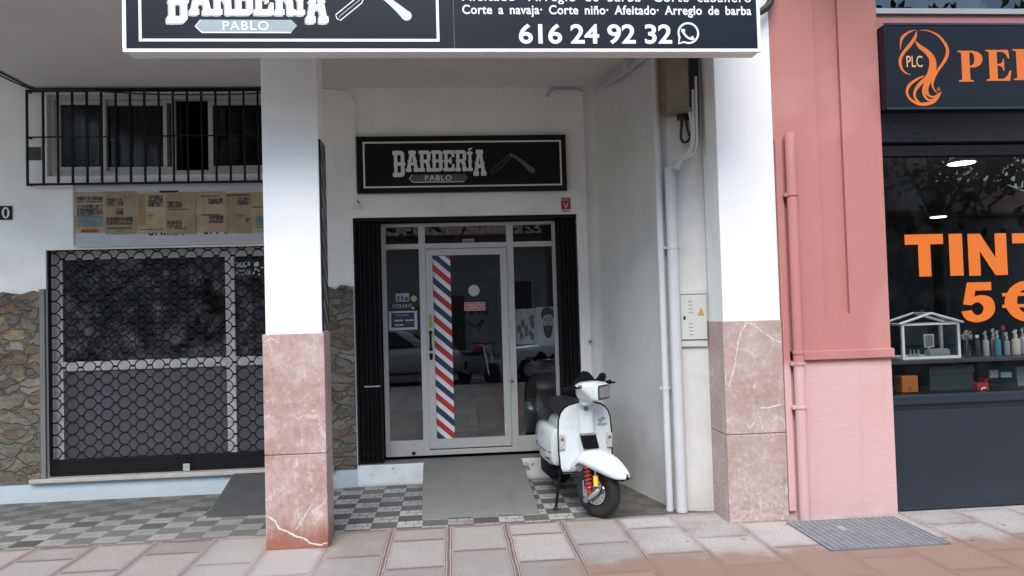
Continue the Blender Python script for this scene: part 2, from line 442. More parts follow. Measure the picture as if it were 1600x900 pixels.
M_navyface = plain('sign_navy_face', (.008, .0105, .0155), .38, 0, var=.1, scale=3, Specular_IOR_Level=.22)
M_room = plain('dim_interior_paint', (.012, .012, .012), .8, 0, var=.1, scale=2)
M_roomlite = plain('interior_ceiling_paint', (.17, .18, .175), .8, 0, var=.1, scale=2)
M_slate = plain('slate_grey_panel', (.075, .078, .088), .55, 0, var=.08, scale=5)
M_sill = plain('worn_marble_sill', (.42, .40, .37), .5, 0, var=.15, scale=9)
M_grey = plain('grey_concrete', (.165, .16, .15), .8, 0, var=.12, bump=.2, scale=6)
M_glass = glass('shop_glass', (.74, .77, .76), 1.7, 0, .012)
M_glass2 = glass('plain_glass', (.93, .95, .94), .75, 0, .02)
M_glass3 = glass('clear_shop_glass', (.97, .98, .975), .36, 0, .01)
M_glass_sheen = glass('grey_sheen_shop_glass', (.7, .72, .72), 1.5, .02, .26)  # grey diffuse veil paints in the pane's sky reflection
M_frost = glass('dusty_window_glass', (.8, .82, .81), .22, .12, .04)
M_whitevinyl = plain('white_vinyl', (.80, .80, .79), .5, 0, var=.02)
M_greyvinyl = plain('grey_vinyl', (.36, .42, .43), .45, 0, var=.03)
M_orange = plain('orange_vinyl', (.62, .135, .008), .5, 0, var=.02)

# ================================================================== GROUND
def sheet(name, x0, x1, y0, y1, z0, z1, mat):
    return structure(MB().box(x0, x1, y0, y1, z0, z1).build(name, mat))
structure(MB()._add([(-150, -150, -.135), (150, -150, -.135), (150, 150, -.135), (-150, 150, -.135)], [(0, 1, 2, 3)]).build('ground', M_asphalt, fix=False))
sheet('sidewalk', -30, 30, -1.85, 5.945, -.3, 0, M_pave)
structure(MB().box(-30, 30, -2.0, -1.85, -.3, .004).build('kerb', M_kerb, bevel=.012))
structure(MB().box(-30, 2.3, 5.945, 7.7, -.3, 0).build('portico_floor', M_tiles))
sheet('opposite_sidewalk', -30, 30, -13.0, -9.0, -.3, 0.0, M_kerb)
mb = MB()
for i in range(-5, 6): mb.box(i*5-1.0, i*5+1.0, -5.26, -5.14, -.14, -.131)
structure(mb.build('road_marking', plain('road_paint', (.7, .7, .68), .7)))

# ================================================================== WHITE BUILDING
Yw, Yf = 7.45, 5.585
B = thing('white_building', 'white rendered building with two pillared portico and pale blue plinth', 'building', (0, 7.45, 0))
XL, CZ = -9.0, 3.97
def part(mb, name, mats, parent=B, **k):                # children keep world coordinates: undo the parent's offset
    p = parent; off = Vector((0, 0, 0))
    while p: off += p.location; p = p.parent
    return mb.build(name, mats, parent, xf=Matrix.Translation(-off), **k)
mb = MB()
y0, y1 = Yw, Yw+.22
mb.box(XL, -3.885, y0, y1, 0, 3.12); mb.box(XL, -3.865, y0, y1, 3.12, 3.93)
mb.box(-3.885, -1.22, y0, y1, 2.405, 3.12)
mb.box(-1.22, -.962, y0, y1, 0, 3.12); mb.box(-1.30, 1.40, y0, y1, 3.12, 3.93)
mb.box(-.962, 1.40, y0, y1, 2.662, 3.12); mb.box(1.296, 1.40, y0, y1, 0, 2.662)
mb.box(XL, 1.40, y0, y1, 3.93, 4.6)
mb.box(-3.885, -1.22, y0, y1, 0, .185)
part(mb, 'wall', M_white, weld=False)
rc = [(1.40, 7.45)]+[(1.40+.115*math.sin(a), 7.335+.115*math.cos(a)) for a in [R(q) for q in range(15, 82, 12)]]
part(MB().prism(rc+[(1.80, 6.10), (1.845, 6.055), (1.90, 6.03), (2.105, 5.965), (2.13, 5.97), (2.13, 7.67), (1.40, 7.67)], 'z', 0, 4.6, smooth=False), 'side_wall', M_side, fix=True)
# soffit of the balcony that roofs the portico; its left end curves up
so = [(2.13, 3.97), (-3.94, 3.97), (-4.00, 4.01), (-4.11, 4.075), (-4.29, 4.165), (-4.75, 4.38), (-9, 4.6), (-9, 4.75), (2.13, 4.75)]
part(MB().prism(so, 'y', 4.975, 7.45), 'soffit', M_soffit)
part(MB().box(-9, 2.13, 5.0, 5.2, 4.755, 5.7), 'balcony_parapet', M_pillar)
part(MB().box(-9, 2.577, 5.66, 7.7, 4.6 if False else 4.76, 11), 'upper_storey', M_white)
def pillar(x0, x1, yf, yb, mx0, mx1, mt, zj, lbl):
    p = part(MB().box(x0, x1, yf, yb, 0, 3.968 if x1 < 0 else 4.755), 'pillar', M_pillar, bevel=.008)
    for a, b in ((0, zj-.003), (zj+.003, mt)):
        part(MB().box(mx0, mx1, yf-.016, yb+.016, a, b), 'marble_cladding', M_marble, p, bevel=.006)
    part(MB().box(mx0+.004, mx1-.004, yf-.011, yb+.011, zj-.0028, zj+.0028), 'joint', M_joint, p)
    return p
pillar(-1.373, -.962, 5.585, 5.835, -1.393, -.947, 1.572, .687, '')
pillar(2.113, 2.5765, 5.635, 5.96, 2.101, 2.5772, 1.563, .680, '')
def vein(px, Y, ws, p, nm, mat, seed):
    rnd = random.Random(seed); pts = [W(u, v, Y) for u, v in px]; out = []
    for a, b in zip(pts[:-1], pts[1:]):
        n = max(2, int(math.hypot(b[0]-a[0], b[1]-a[1])/.012))
        for i in range(n): out.append((a[0]+(b[0]-a[0])*i/n+rnd.uniform(-.003, .003), a[1]+(b[1]-a[1])*i/n+rnd.uniform(-.003, .003)))
    out.append(pts[-1]); mb = MB(); wline(mb, out, [ws*rnd.uniform(.45, 1.25) for _ in out], Y)
    part(mb, nm, mat, p)
M_vein = plain('white_vein', (.66, .61, .56), .6, var=.12, scale=40)
PLL, PRR = [o for o in B.children if o.name.startswith('pillar')]
vein([(418, 806.5), (425, 811), (429, 813), (436, 826), (449, 830), (462, 838), (474, 841), (486, 849), (500, 851.5), (511.5, 848)], 5.5680, .013, PLL, 'filled_crack', M_vein, 1)
vein([(486, 790), (476, 806), (462, 828)], 5.5680, .006, PLL, 'filled_crack', M_vein, 2)
vein([(416, 533), (424, 529), (430, 531), (436, 536)], 5.5680, .008, PLL, 'filled_crack', M_vein, 3)
vein([(1167, 503.5), (1158, 518), (1154, 531), (1151, 550), (1147, 575), (1139, 604)], 5.6180, .010, PRR, 'filled_crack', M_vein, 4)
vein([(1163, 503.5), (1178, 507), (1190, 517), (1206, 529), (1221, 535)], 5.6180, .009, PRR, 'filled_crack', M_vein, 5)
vein([(1188, 637), (1200, 637.5), (1211, 634), (1220, 632)], 5.6180, .012, PRR, 'filled_crack', M_vein, 6)
# stone cladding with a ragged top
def stone(x0, x1, z0, zt, seed):
    rnd = random.Random(seed); pts = [(x0, z0), (x1, z0), (x1, zt)]; x = x1
    while x > x0+.07:
        x -= rnd.uniform(.05, .12); pts.append((max(x, x0+.01), zt+rnd.uniform(-.03, .025)))
    pts.append((x0, zt)); mb = MB().prism(pts, 'y', Yw-.028, Yw-.0005)
    return part(mb, 'stone_cladding', M_stone)
stone(-9, -3.935, .187, 2.0, 1); stone(-1.215, -.972, .187, 1.975, 2)
part(MB().box(-3.932, -3.886, Yw-.034, Yw+.10, .226, 2.03), 'jamb', M_grey, bevel=.004)
part(MB().box(-9, -.968, Yw-.012, Yw-.0008, 0, .184), 'plinth', M_plinth)
part(MB().box(-4.03, -1.19, Yw-.06, Yw+.20, .186, .224), 'sill', M_sill, bevel=.006)
mb = MB().box(-.966, -.30, Yw-.022, Yw-.001, 0, .208)
part(mb, 'step', M_peel, bevel=.006)
part(MB().box(.655, 1.50, Yw-.022, Yw-.001, 0, .208), 'step', M_peel, bevel=.006)
part(MB().box(-.962, 1.296, Yw, 7.9, -.1, .212), 'threshold', M_grey)
# rooms behind the glass: dark painted shells open towards the street
def room(x0, x1, y0, y1, z0, z1, wallm, ceilm, parent, floorm=None):
    mb = MB()
    mb._add([(x0,y0,z0),(x1,y0,z0),(x1,y1,z0),(x0,y1,z0),(x0,y0,z1),(x1,y0,z1),(x1,y1,z1),(x0,y1,z1)],
            [(0,1,2,3)], 2); mb.f += [[4,7,6,5],[3,2,6,7],[0,3,7,4],[1,5,6,2]]; mb.mi += [1,0,0,0]; mb.sm += [False]*4
    return part(mb, 'room', [wallm, ceilm, floorm or wallm], parent, weld=False, fix=False)
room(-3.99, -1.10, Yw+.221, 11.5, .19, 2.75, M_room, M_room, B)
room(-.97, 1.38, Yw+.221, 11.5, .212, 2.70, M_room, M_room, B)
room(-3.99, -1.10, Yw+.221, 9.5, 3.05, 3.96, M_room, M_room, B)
# upper window with sliding sashes
def frame_rect(mb, x0, x1, z0, z1, y0, y1, w, wb=None):
    wb = wb or w
    mb.box(x0, x1, y0, y1, z1-w, z1); mb.box(x0, x1, y0, y1, z0, z0+wb)
    mb.box(x0, x0+w, y0, y1, z0+wb, z1-w); mb.box(x1-w, x1, y0, y1, z0+wb, z1-w)
    return mb
yy = Yw+.05
wn = part(frame_rect(MB(), -3.862, -1.302, 3.122, 3.928, yy, yy+.08, .045, .05), 'window', M_whitealu)
def sash(x0, x1, y, pw=.045):
    s = part(frame_rect(MB(), x0, x1, 3.175, 3.88, y, y+.03, pw), 'sash', M_whitealu, wn, bevel=.003)
    part(MB().box(x0+pw-.004, x1-pw+.004, y+.012, y+.017, 3.175+pw-.004, 3.88-pw+.004), 'pane', M_frost, wn)
xx = [W(p, 200, yy)[0] for p in (76, 160, 178, 262, 328, 430)]
sash(-3.81, xx[1]+.03, yy+.004); sash(xx[1]-.02, xx[3], yy+.042); sash(xx[4]-.03, -1.31, yy+.042)
sash(xx[3]-.045, xx[3]+.07, yy+.004, .035)
cm = plain('grey_curtain', (.018, .019, .018), .9, var=.2, scale=6)
rows = [[], []]
for i in range(120):
    q = -3.8+i*(1.15/119); rows[0].append((q, 7.62+.018*math.sin(q*55), 3.14)); rows[1].append((q, 7.62+.018*math.sin(q*55), 3.9))
part(MB().grid(rows), 'curtain', cm, wn)
# shop window behind the roller shutter
sw = part(frame_rect(MB(), -3.885, -1.222, .228, 2.402, Yw+.13, Yw+.19, .085, .06), 'shop_window', M_whitealu)
px = W(361, 500, Yw+.15)[0]
part(MB().box(px-.045, px+.045, Yw+.128, Yw+.192, .288, 2.317), 'mullion', M_whitealu, sw, bevel=.004)
part(MB().box(-3.80, px-.046, Yw+.131, Yw+.189, 1.225, 1.315), 'rail', M_whitealu, sw, bevel=.004)
part(MB().box(px+.046, -1.307, Yw+.131, Yw+.189, 1.225, 1.315), 'rail', M_whitealu, sw, bevel=.004)
for a, b in ((-3.80, px-.046), (px+.046, -1.307)):
    part(MB().box(a, b, Yw+.150, Yw+.165, .29, 1.224), 'lower_panel', M_slate, sw)
    part(MB().box(a, b, Yw+.155, Yw+.161, 1.316, 2.316), 'pane', M_glass_sheen, sw)
# entrance door
YD = 7.60
dr = thing('shop_door', None, None, (0, 0, 0)); dr.parent = B; dr.location = (0, YD-Yw, .25)
d0, d1 = YD, YD+.06
mb = MB()
fz0, fz1 = .248, 2.615
posts = [(-.702, -.655), (-.322, -.256), (.580, .650), (1.055, 1.092)]
for a, b in posts: mb.box(a, b, d0, d1, fz0, fz1)
for (a, b), (c_, d_) in zip(posts[:-1], posts[1:]):
    mb.box(b, c_, d0+.001, d1-.001, fz1-.035, fz1-.001); mb.box(b, c_, d0+.001, d1-.001, 2.352, 2.405)
    if b < -.5 or b > .6: mb.box(b, c_, d0+.001, d1-.001, .301, .405)
    mb.box(b, c_, d0+.001, d1-.001, fz0, .30)
part(mb, 'door_frame', M_alu, dr, bevel=.003)
part(MB().box(-.44, -.405, d0-.008, d0+.0, .262, .292), 'floor_lock', M_black, dr, bevel=.002)
for (a, b), (c_, d_) in zip(posts[:-1], posts[1:]):
    part(MB().box(b-.003, c_+.003, d0+.028, d0+.034, 2.403, fz1-.033), 'pane', M_glass, dr)
    if b < -.5 or b > .6: part(MB().box(b-.003, c_+.003, d0+.028, d0+.034, .40, 2.354), 'pane', M_glass, dr)
lf = frame_rect(MB(), -.253, .577, .312, 2.347, d0-.006, d0+.046, .068, .098)
part(lf, 'door_leaf', M_alu, dr, bevel=.004)
part(MB().box(-.19, .514, d0+.018, d0+.024, .405, 2.284), 'pane', M_glass, dr)
hb = MB().tube([(-.222, d0-.006, 1.325), (-.222, d0-.05, 1.335), (-.222, d0-.055, 1.36), (-.222, d0-.055, 1.46), (-.222, d0-.05, 1.485), (-.222, d0-.006, 1.495)], .011, 10)
hb.lathe([(.019, 0), (.019, .008)], (-.222, d0-.015, 1.325), (0, 1, 0)); hb.lathe([(.019, 0), (.019, .008)], (-.222, d0-.015, 1.495), (0, 1, 0))
part(hb, 'handle', M_black, dr)
part(MB().lathe([(.016, 0), (.02, .004), (.02, .012)], (-.222, d0-.018, 1.262), (0, 1, 0)).box(-.236, -.208, d0-.010, d0-.006, 1.215, 1.285), 'lock', M_black, dr)
for z in (2.03, 1.49, 1.0, .93):
    part(MB().tube([(.583, d0-.016, z-.05), (.583, d0-.016, z+.05)], .009, 8).box(.588, .612, d0-.006, d0-.0005, z-.045, z+.045).box(.588, .592, d0-.018, d0-.006, z-.03, z+.03), 'hinge', M_alu, dr)

# ================================================================== PINK BUILDING
P = thing('pink_building', 'pink painted building with dark shop front on its ground floor', 'building', (3.0, 5.64, 0))
YP = 5.64
mb = MB()
for bx in [(2.5785, 2.943, YP, 6.3, 1.31, 9), (3.152, 3.478, YP, 6.3, 1.31, 9), (2.943, 3.152, YP, 6.3, 1.31, 1.599), (2.943, 3.152, YP+.032, 6.3, 1.599, 9), (2.5785, 3.478, YP+.002, 6.3, 0, 1.238)]: mb.box(*bx)
part(mb, 'pier', M_pink, P, weld=False)
part(MB().prism([(2.735, 1.238), (3.492, 1.238), (3.492, 1.31), (2.735, 1.31)], 'y', YP-.03, 6.2), 'ledge', M_pink, P, bevel=.008)
part(MB().box(3.4785, 8, YP+.06, 6.3, 3.86, 4.02), 'fascia', M_pink, P)
uw = part(MB().box(3.4785, 8, YP+.03, YP+.12, 4.022, 4.065), 'upper_window', M_whitealu, P)
part(MB().box(3.4785, 8, YP+.09, YP+.096, 4.066, 6.2), 'pane', glass('dark_glass', (.35, .37, .37), 1.2), uw)
part(MB().box(3.4785, 8, YP+.3, YP+.4, 4.066, 6.2), 'blind', M_room, uw)
part(MB().box(3.4785, 8, YP+.07, 6.4, 6.2, 9), 'upper_wall', M_pink, P)
part(MB().box(2.5785, 8, 4.75, 6.29, 5.05, 5.25).box(2.5785, 8, 4.75, 4.85, 5.2505, 6.2), 'balcony', M_pink, P)  # overhang added out of view, to shade the upper pink wall
sf = thing('shop_front', None, None); sf.parent = P; sf.location = (.5, .1, 0)
YG = 5.76
part(MB().prism([(5.66, 3.20), (5.70, 2.975), (5.76, 2.95), (6.2, 2.95), (6.2, 3.855), (5.66, 3.855)], 'x', 3.4785, 8), 'shutter_housing', plain('housing_black', (.014, .015, .02), .3), sf)
part(MB().box(3.4785, 8, 5.725, 5.80, 2.865, 2.949), 'head_frame', M_black, sf)
part(MB().box(3.4785, 8, 5.70, 5.80, .845, .915), 'sill_frame', M_navy, sf, bevel=.005)
part(MB().box(3.4785, 8, 5.725, 5.80, .80, .844), 'apron', M_navy, sf)
part(MB().box(3.4785, 8, 5.68, 5.80, .012, .799).box(3.4785, 8, 5.674, 5.68, .012, .05), 'stall_riser', M_navy, sf, bevel=.003)
part(MB().box(3.4785, 8, YG, YG+.006, .916, 2.864), 'pane', M_glass3, sf)
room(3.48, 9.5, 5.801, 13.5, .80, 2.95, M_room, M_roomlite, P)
# ================================================================== SIGNS
SLAB = {
 'B': [[(0,0),(.26,-.01),(.8,0),(.96,.09),(.95,.42),(1.03,.47),(1.03,.53),(.95,.57),(.95,.90),(.80,1),(.26,1.01),(0,1),(-.03,.92),(0,.84),(.10,.84),(.10,.56),(.04,.5),(.10,.44),(.10,.16),(0,.16),(-.03,.08)], [(.38,.16),(.38,.43),(.62,.43),(.65,.40),(.65,.19),(.62,.16)], [(.38,.57),(.38,.84),(.62,.84),(.65,.81),(.65,.60),(.62,.57)]],
 'A': [[(0,0),(.2,-.015),(.42,0),(.42,.16),(.36,.16),(.395,.30),(.605,.30),(.64,.16),(.58,.16),(.58,0),(.8,-.015),(1,0),(1.02,.08),(1,.16),(.93,.16),(.83,.46),(.90,.50),(.80,.56),(.71,.84),(.77,.84),(.80,.92),(.77,1),(.5,1.02),(.23,1),(.20,.92),(.23,.84),(.29,.84),(.20,.56),(.10,.50),(.17,.46),(.07,.16),(0,.16),(-.02,.08)], [(.43,.44),(.57,.44),(.5,.74)]],
 'R': [[(0,0),(.24,-.015),(.46,0),(.46,.16),(.38,.16),(.38,.42),(.50,.42),(.60,.30),(.60,.02),(.72,-.02),(1,0),(1.02,.08),(1,.16),(.90,.16),(.88,.40),(.80,.47),(.93,.54),(.95,.90),(.80,1),(.26,1.01),(0,1),(-.03,.92),(0,.84),(.10,.84),(.10,.56),(.04,.5),(.10,.44),(.10,.16),(0,.16),(-.03,.08)], [(.38,.57),(.38,.84),(.62,.84),(.65,.81),(.65,.60),(.62,.57)]],
 'E': [[(0,0),(.5,-.01),(.96,0),(.98,.34),(.80,.36),(.72,.20),(.66,.16),(.38,.16),(.38,.43),(.55,.43),(.57,.34),(.72,.34),(.76,.5),(.72,.66),(.57,.66),(.55,.57),(.38,.57),(.38,.84),(.66,.84),(.72,.80),(.80,.66),(.98,.68),(.96,1),(.5,1.01),(0,1),(-.03,.92),(0,.84),(.10,.84),(.10,.56),(.04,.5),(.10,.44),(.10,.16),(0,.16),(-.03,.08)]],
 'I': [[(0,0),(.5,-.02),(1,0),(1.06,.08),(1,.16),(.80,.16),(.80,.43),(.95,.5),(.80,.57),(.80,.84),(1,.84),(1.06,.92),(1,1),(.5,1.02),(0,1),(-.06,.92),(0,.84),(.20,.84),(.20,.57),(.05,.5),(.20,.43),(.20,.16),(0,.16),(-.06,.08)], [(.15,1.05),(.75,1.09),(1.1,1.22),(.6,1.16),(.2,1.17)]],
}
# layout of the word in drawing units (x right, y down), baseline letters and the two tall end letters
WORD = [('B', 88, 208, 60, 320), ('A', 216, 345, 60, 270), ('R', 347, 468, 60, 270), ('B', 470, 585, 60, 270), ('E', 588, 702, 60, 270), ('R', 706, 826, 60, 270), ('I', 832, 880, 75, 270), ('A', 888, 1016, 60, 318)]
def barber_art(parent, x0, z0, s, y, white, grey, shadow, razorm, sc_letters='lettering'):
    """word, name ribbon and razor; (x0,z0) = drawing origin, s = metres per unit"""
    X = lambda u: x0+u*s; Z = lambda v: z0-v*s
    mb, ms = MB(), MB()
    for ch, a, b, t, bt in WORD:
        vf = loops_mesh([[(X(a+(b-a)*u), Z(bt-(bt-t)*v)) for u, v in lp] for lp in SLAB[ch]])
        mb._add([(v[0], y-.002, v[1]) for v in vf[0]], vf[1])
        ms._add([(v[0]-9*s, y-.001, v[1]-9*s) for v in vf[0]], vf[1])
    if shadow: part(ms, 'letter_edging', shadow, parent)
    part(mb, sc_letters, white, parent)
    rb = [(243, 340), (278, 300), (800, 300), (832, 334), (800, 372), (280, 372)]
    part(MB()._add([(X(u), y-.001, Z(v)) for u, v in rb], [tuple(range(6))]), 'name_ribbon', grey, parent)
    e = MB(); wline(e, [(X(276), Z(302)), (X(246), Z(340)), (X(282), Z(376)), (X(797), Z(376))], 8*s, y-.0015); part(e, 'ribbon_edge', white, parent)
    part(flat(MB(), text_mesh('PABLO', .012, spacing=1.15), X(402), X(667), Z(362), Z(308), y-.002), 'name_lettering', white, parent)
    hd = MB(); pts = spline([(1272, 112), (1310, 132), (1370, 176), (1425, 222), (1478, 272)], 5)
    wline(hd, [(X(u), Z(v)) for u, v in pts], [w*s for w in [26+34*(i/(len(pts)-1))**2.2 for i in range(len(pts))]], y-.001)
    hd._add([(p[0], y-.0012, p[1]) for p in ellipse(X(1480), Z(272), 30*s, 30*s)], [tuple(range(24))])
    hd._add([(p[0], y-.0012, p[1]) for p in ellipse(X(1274), Z(113), 18*s, 18*s)], [tuple(range(24))])
    part(hd, 'razor_handle', razorm, parent)
    bl = MB(); lp = [(1252, 110), (1060, 268), (1066, 290), (1086, 302), (1215, 196), (1222, 178), (1278, 138)]
    wline(bl, [(X(u), Z(v)) for u, v in lp[:-1]]+[(X(lp[-1][0]), Z(lp[-1][1]))], 6*s, y-.001)
    wline(bl, [(X(1266), Z(126)), (X(1088), Z(272)), (X(1080), Z(284))], 2.5*s, y-.001)
    wline(bl, [(p[0], p[1]) for p in ellipse(X(1470), Z(266), 13*s, 13*s)+[(X(1470)+13*s, Z(266))]], 5*s, y-.002)
    part(bl, 'razor_blade', white if razorm != MATS.get('dim_razor') else razorm, parent)
M_shadow = plain('silver_vinyl', (.42, .43, .44), .4, .2, var=.03)
M_dimwhite = plain('weathered_white_vinyl', (.66, .66, .64), .6, var=.05)
M_dimgrey = plain('dark_grey_vinyl', (.085, .085, .083), .5, var=.05)
plain('dim_razor', (.10, .10, .10), .5, var=.05)
M_line = plain('outline_vinyl', (.5, .5, .5), .5, var=.03)

# small sign over the door
ys = Yw-.05
x0, z0 = W(558, 300, ys)[0], W(700, 300.3, ys)[1]; x1, z1 = W(886.3, 300, ys)[0], W(700, 212.0, ys)[1]
S = thing('shop_sign', 'black barber shop sign with razor drawing above the glass entrance door', 'sign', (x0, ys, z0))
part(MB().box(x0, x1, ys, Yw-.001, z0, z1), 'panel', M_blackgloss, S, bevel=.003)
ax, az = W(567.5, 260, ys)[0], W(700, 292.2, ys)[1]; bx, bz = W(877.5, 260, ys)[0], W(700, 220.6, ys)[1]
mb = MB(); w_ = .016
for q in ((ax, bx, az, az+w_), (ax, bx, bz-w_, bz), (ax, ax+w_, az+w_, bz-w_), (bx-w_, bx, az+w_, bz-w_)): quad(mb, *q, ys-.0015)
part(mb, 'border_line', M_dimwhite, S)
sx = (x1-x0)/328.3/6.4
ox, oz = W(600, 260, ys)[0], W(725, 225.5, ys)[1]
barber_art(S, ox, oz, sx, ys-.0005, M_dimwhite, M_dimgrey, None, MATS['dim_razor'])

# large illuminated-type sign box hanging on the balcony edge
yb = 4.85
bx0, bz0 = W(193, 80.5, yb)[0], W(700, 82.0, yb)[1]; bx1 = W(1188.5, 84, yb)[0]; bz1 = bz0+.80
S2 = thing('overhanging_sign', 'long black box sign with white lettering and phone number over the portico', 'sign', (bx0, yb, bz0))
wt = .022
part(MB().box(bx0+.012, bx1-.012, yb+.012, 4.972, bz0+.004, bz1-.004), 'cabinet', plain('sign_cabinet_paint', (.68, .67, .64), .5, var=.06), S2)
mb = MB()
mb.box(bx0, bx1, yb-.012, yb+.0115, bz0, bz0+wt); mb.box(bx0, bx1, yb-.012, yb+.0115, bz1-wt, bz1)
mb.box(bx0, bx0+wt, yb-.012, yb+.0115, bz0+wt, bz1-wt); mb.box(bx1-wt, bx1, yb-.012, yb+.0115, bz0+wt, bz1-wt)
part(mb, 'white_trim', M_whitevinyl, S2, bevel=.002)
xs = W(709.5, 50, yb)[0]
part(MB().box(bx0+wt, xs-.002, yb-.006, yb+.011, bz0+wt, bz1-wt), 'left_panel', M_navyface, S2)
part(MB().box(xs+.002, bx1-wt, yb-.006, yb+.011, bz0+wt, bz1-wt), 'right_panel', M_navyface, S2)
yf2 = yb-.0065
ax, bx = W(217.5, 50, yb)[0], W(686.5, 50, yb)[0]; az = W(450, 65.5, yb)[1]; bz = bz1-.075; w_ = .018
mb = MB()
for q in ((ax, bx, az, az+w_), (ax, bx, bz-w_, bz), (ax, ax+w_, az+w_, bz-w_), (bx-w_, bx, az+w_, bz-w_)): quad(mb, *q, yf2-.001)
part(mb, 'border_line', M_whitevinyl, S2)
xa, za = W(262.5, 36.5, yb); xb = W(513.5, 36.5, yb)[0]
s2 = (xb-xa)/(1016-88)
barber_art(S2, xa-88*s2, za+320*s2, s2, yf2-.0005, M_whitevinyl, plain('teal_grey_vinyl', (.30, .37, .37), .45, var=.02), M_shadow, plain('pale_razor_vinyl', (.60, .68, .67), .4, var=.02))
def txt(parent, name, s, x0, x1, ybase, ytop, Y, y, mat, bold=.015, spacing=1, word=1.0):
    xa, za = W(x0, ybase, Y); xb = W(x1, ybase, Y)[0]; zb = W((x0+x1)/2, ytop, Y)[1]; za = W((x0+x1)/2, ybase, Y)[1]
    part(flat(MB(), text_mesh(s, bold, 0, spacing, word), xa, xb, za, zb, y), name, mat, parent)
txt(S2, 'service_lettering', 'Afeitado·  Arreglo  de  barba·  Corte  caballero', 722, 1173, 7.5, -11, yb, yf2-.001, M_whitevinyl, .012, 1.12, .8)
txt(S2, 'service_lettering', 'Corte  a  navaja·  Corte  niño·  Afeitado·  Arreglo  de  barba', 722.5, 1173.5, 28, 9, yb, yf2-.001, M_whitevinyl, .02, 1.05, .8)
txt(S2, 'phone_number', '616 24 92 32', 811, 1050, 69.5, 38, yb, yf2-.001, M_whitevinyl, .022, .98)
cx, cz = W(1075, 53, yb); r_ = .068
ic = MB(); ring = ellipse(cx, cz+.003, r_, r_, 40, R(-118), R(218))
wline(ic, ring, .013, yf2-.001)
wline(ic, [ring[0], (cx-r_*1.02, cz-r_*1.02), (cx-r_*.92, cz-r_*.42)], .012, yf2-.0012)
hs = spline([(cx-.034, cz+.030), (cx-.034, cz+.008), (cx-.012, cz-.022), (cx+.016, cz-.036), (cx+.036, cz-.026)], 5)
n_ = len(hs); wline(ic, hs, [.026 if i < 5 or i > n_-6 else .014 for i in range(n_)], yf2-.001)
part(ic, 'chat_icon', M_whitevinyl, S2)

# striped panel on the inner side of the pillar
def m_stripe(name, cols, period, slope, ax=0, bg=None):
    t = NT(name); x, y, z = t.xyz(); u = (x if ax == 0 else y)
    v = ((z+u*slope)/period).fract()
    a = None
    n = t.noise(12, 3)
    nd = t.node('ShaderNodeValToRGB'); nd.color_ramp.interpolation = 'CONSTANT'; t.put(nd.inputs[0], v)
    e = nd.color_ramp.elements
    while len(e) < len(cols): e.new(.5)
    for el, (p, c) in zip(e, cols): el.position = p; el.color = (*c, 1)
    t.col(t.mix(n*.12, V(t, nd.outputs[0]), (.3, .3, .3))); t.rough(.45); return t.m
zt, zb_ = 3.02, 1.585
SP = thing('striped_panel', 'narrow black and white diagonal striped barber panel on the side of a pillar', 'sign', (-.962, 5.71, zb_))
part(MB().box(-.9615, -.950, 5.60, 5.80, zb_, zt), 'board', m_stripe('dark_barber_stripe', [(0, (.018, .018, .02)), (.62, (.70, .70, .70)), (.72, (.018, .018, .02)), (.84, (.40, .40, .40)), (.9, (.018, .018, .02))], .17, 1.15, 1), SP)
part(frame_rect(MB(), 5.598, 5.802, zb_-.002, zt+.002, -.9, .9, .010), 'edge_trim', M_black, SP, ) if False else None
mb = MB(); [mb.box(-.9616, -.947, *q) for q in ((5.592, 5.5995, zb_, zt), (5.8005, 5.808, zb_, zt))]
part(mb, 'edge_trim', M_black, SP)

# hair shop sign
yp = 5.55
px0, pz1 = W(1381, 38.4, yp); pz0 = W(1387, 169, yp)[1]
S3 = thing('hair_shop_sign', 'dark navy shop sign with orange flame logo and orange serif letters', 'sign', (px0, yp, pz0))
part(MB().box(px0, 8, yp, 5.6595, pz0, pz1), 'sign_box', M_navyface, S3, bevel=.004)
part(MB().box(px0-.004, 8, yp-.006, yp+.0, pz0-.012, pz0+.006).box(px0-.004, 8, yp-.006, yp, pz1-.004, pz1+.012), 'edge_trim', M_navy, S3)
O = lambda u, v: W(1390+u/5.624, 20+v/5.624, yp)
lg = MB(); k_ = [0]
def rib(pts, ws, n=7):
    p = spline([(*O(*q), w/5.624*.00455) for q, w in zip(pts, ws)], n); k_[0] += 1
    wline(lg, [(a, b) for a, b, c in p], [max(c, .0008) for a, b, c in p], yp-.002-.0003*k_[0])
rib([(225, 150), (160, 175), (105, 230), (92, 325)], [4, 20, 26, 3])
rib([(265, 155), (340, 160), (430, 205), (495, 290), (505, 365), (470, 440), (420, 510), (385, 580), (375, 640), (400, 690), (420, 705)], [4, 12, 22, 30, 34, 30, 26, 26, 20, 12, 6])
rib([(236, 158), (222, 215), (180, 280), (125, 345), (95, 400), (92, 450), (110, 500), (150, 535), (187, 547)], [4, 30, 34, 32, 30, 30, 22, 12, 2])
rib([(222, 245), (260, 295), (320, 340), (365, 395), (378, 460), (360, 540), (330, 600), (318, 660), (335, 720), (385, 740), (440, 700)], [6, 40, 50, 64, 76, 78, 76, 50, 26, 18, 6])
rib([(300, 555), (230, 590), (170, 640), (150, 700), (180, 760), (250, 800), (330, 800), (400, 770), (455, 695)], [10, 24, 30, 26, 24, 30, 34, 28, 4])
rib([(315, 570), (270, 620), (225, 680), (218, 740), (255, 790)], [20, 36, 30, 24, 22])
rib([(330, 600), (300, 660), (300, 720), (335, 765), (390, 760), (445, 705)], [24, 34, 28, 22, 20, 4])
rib([(245, 230), (262, 275), (300, 300), (345, 340)], [2, 7, 7, 1], 5) if False else None
part(lg, 'flame_logo', M_orange, S3)
mk = MB()
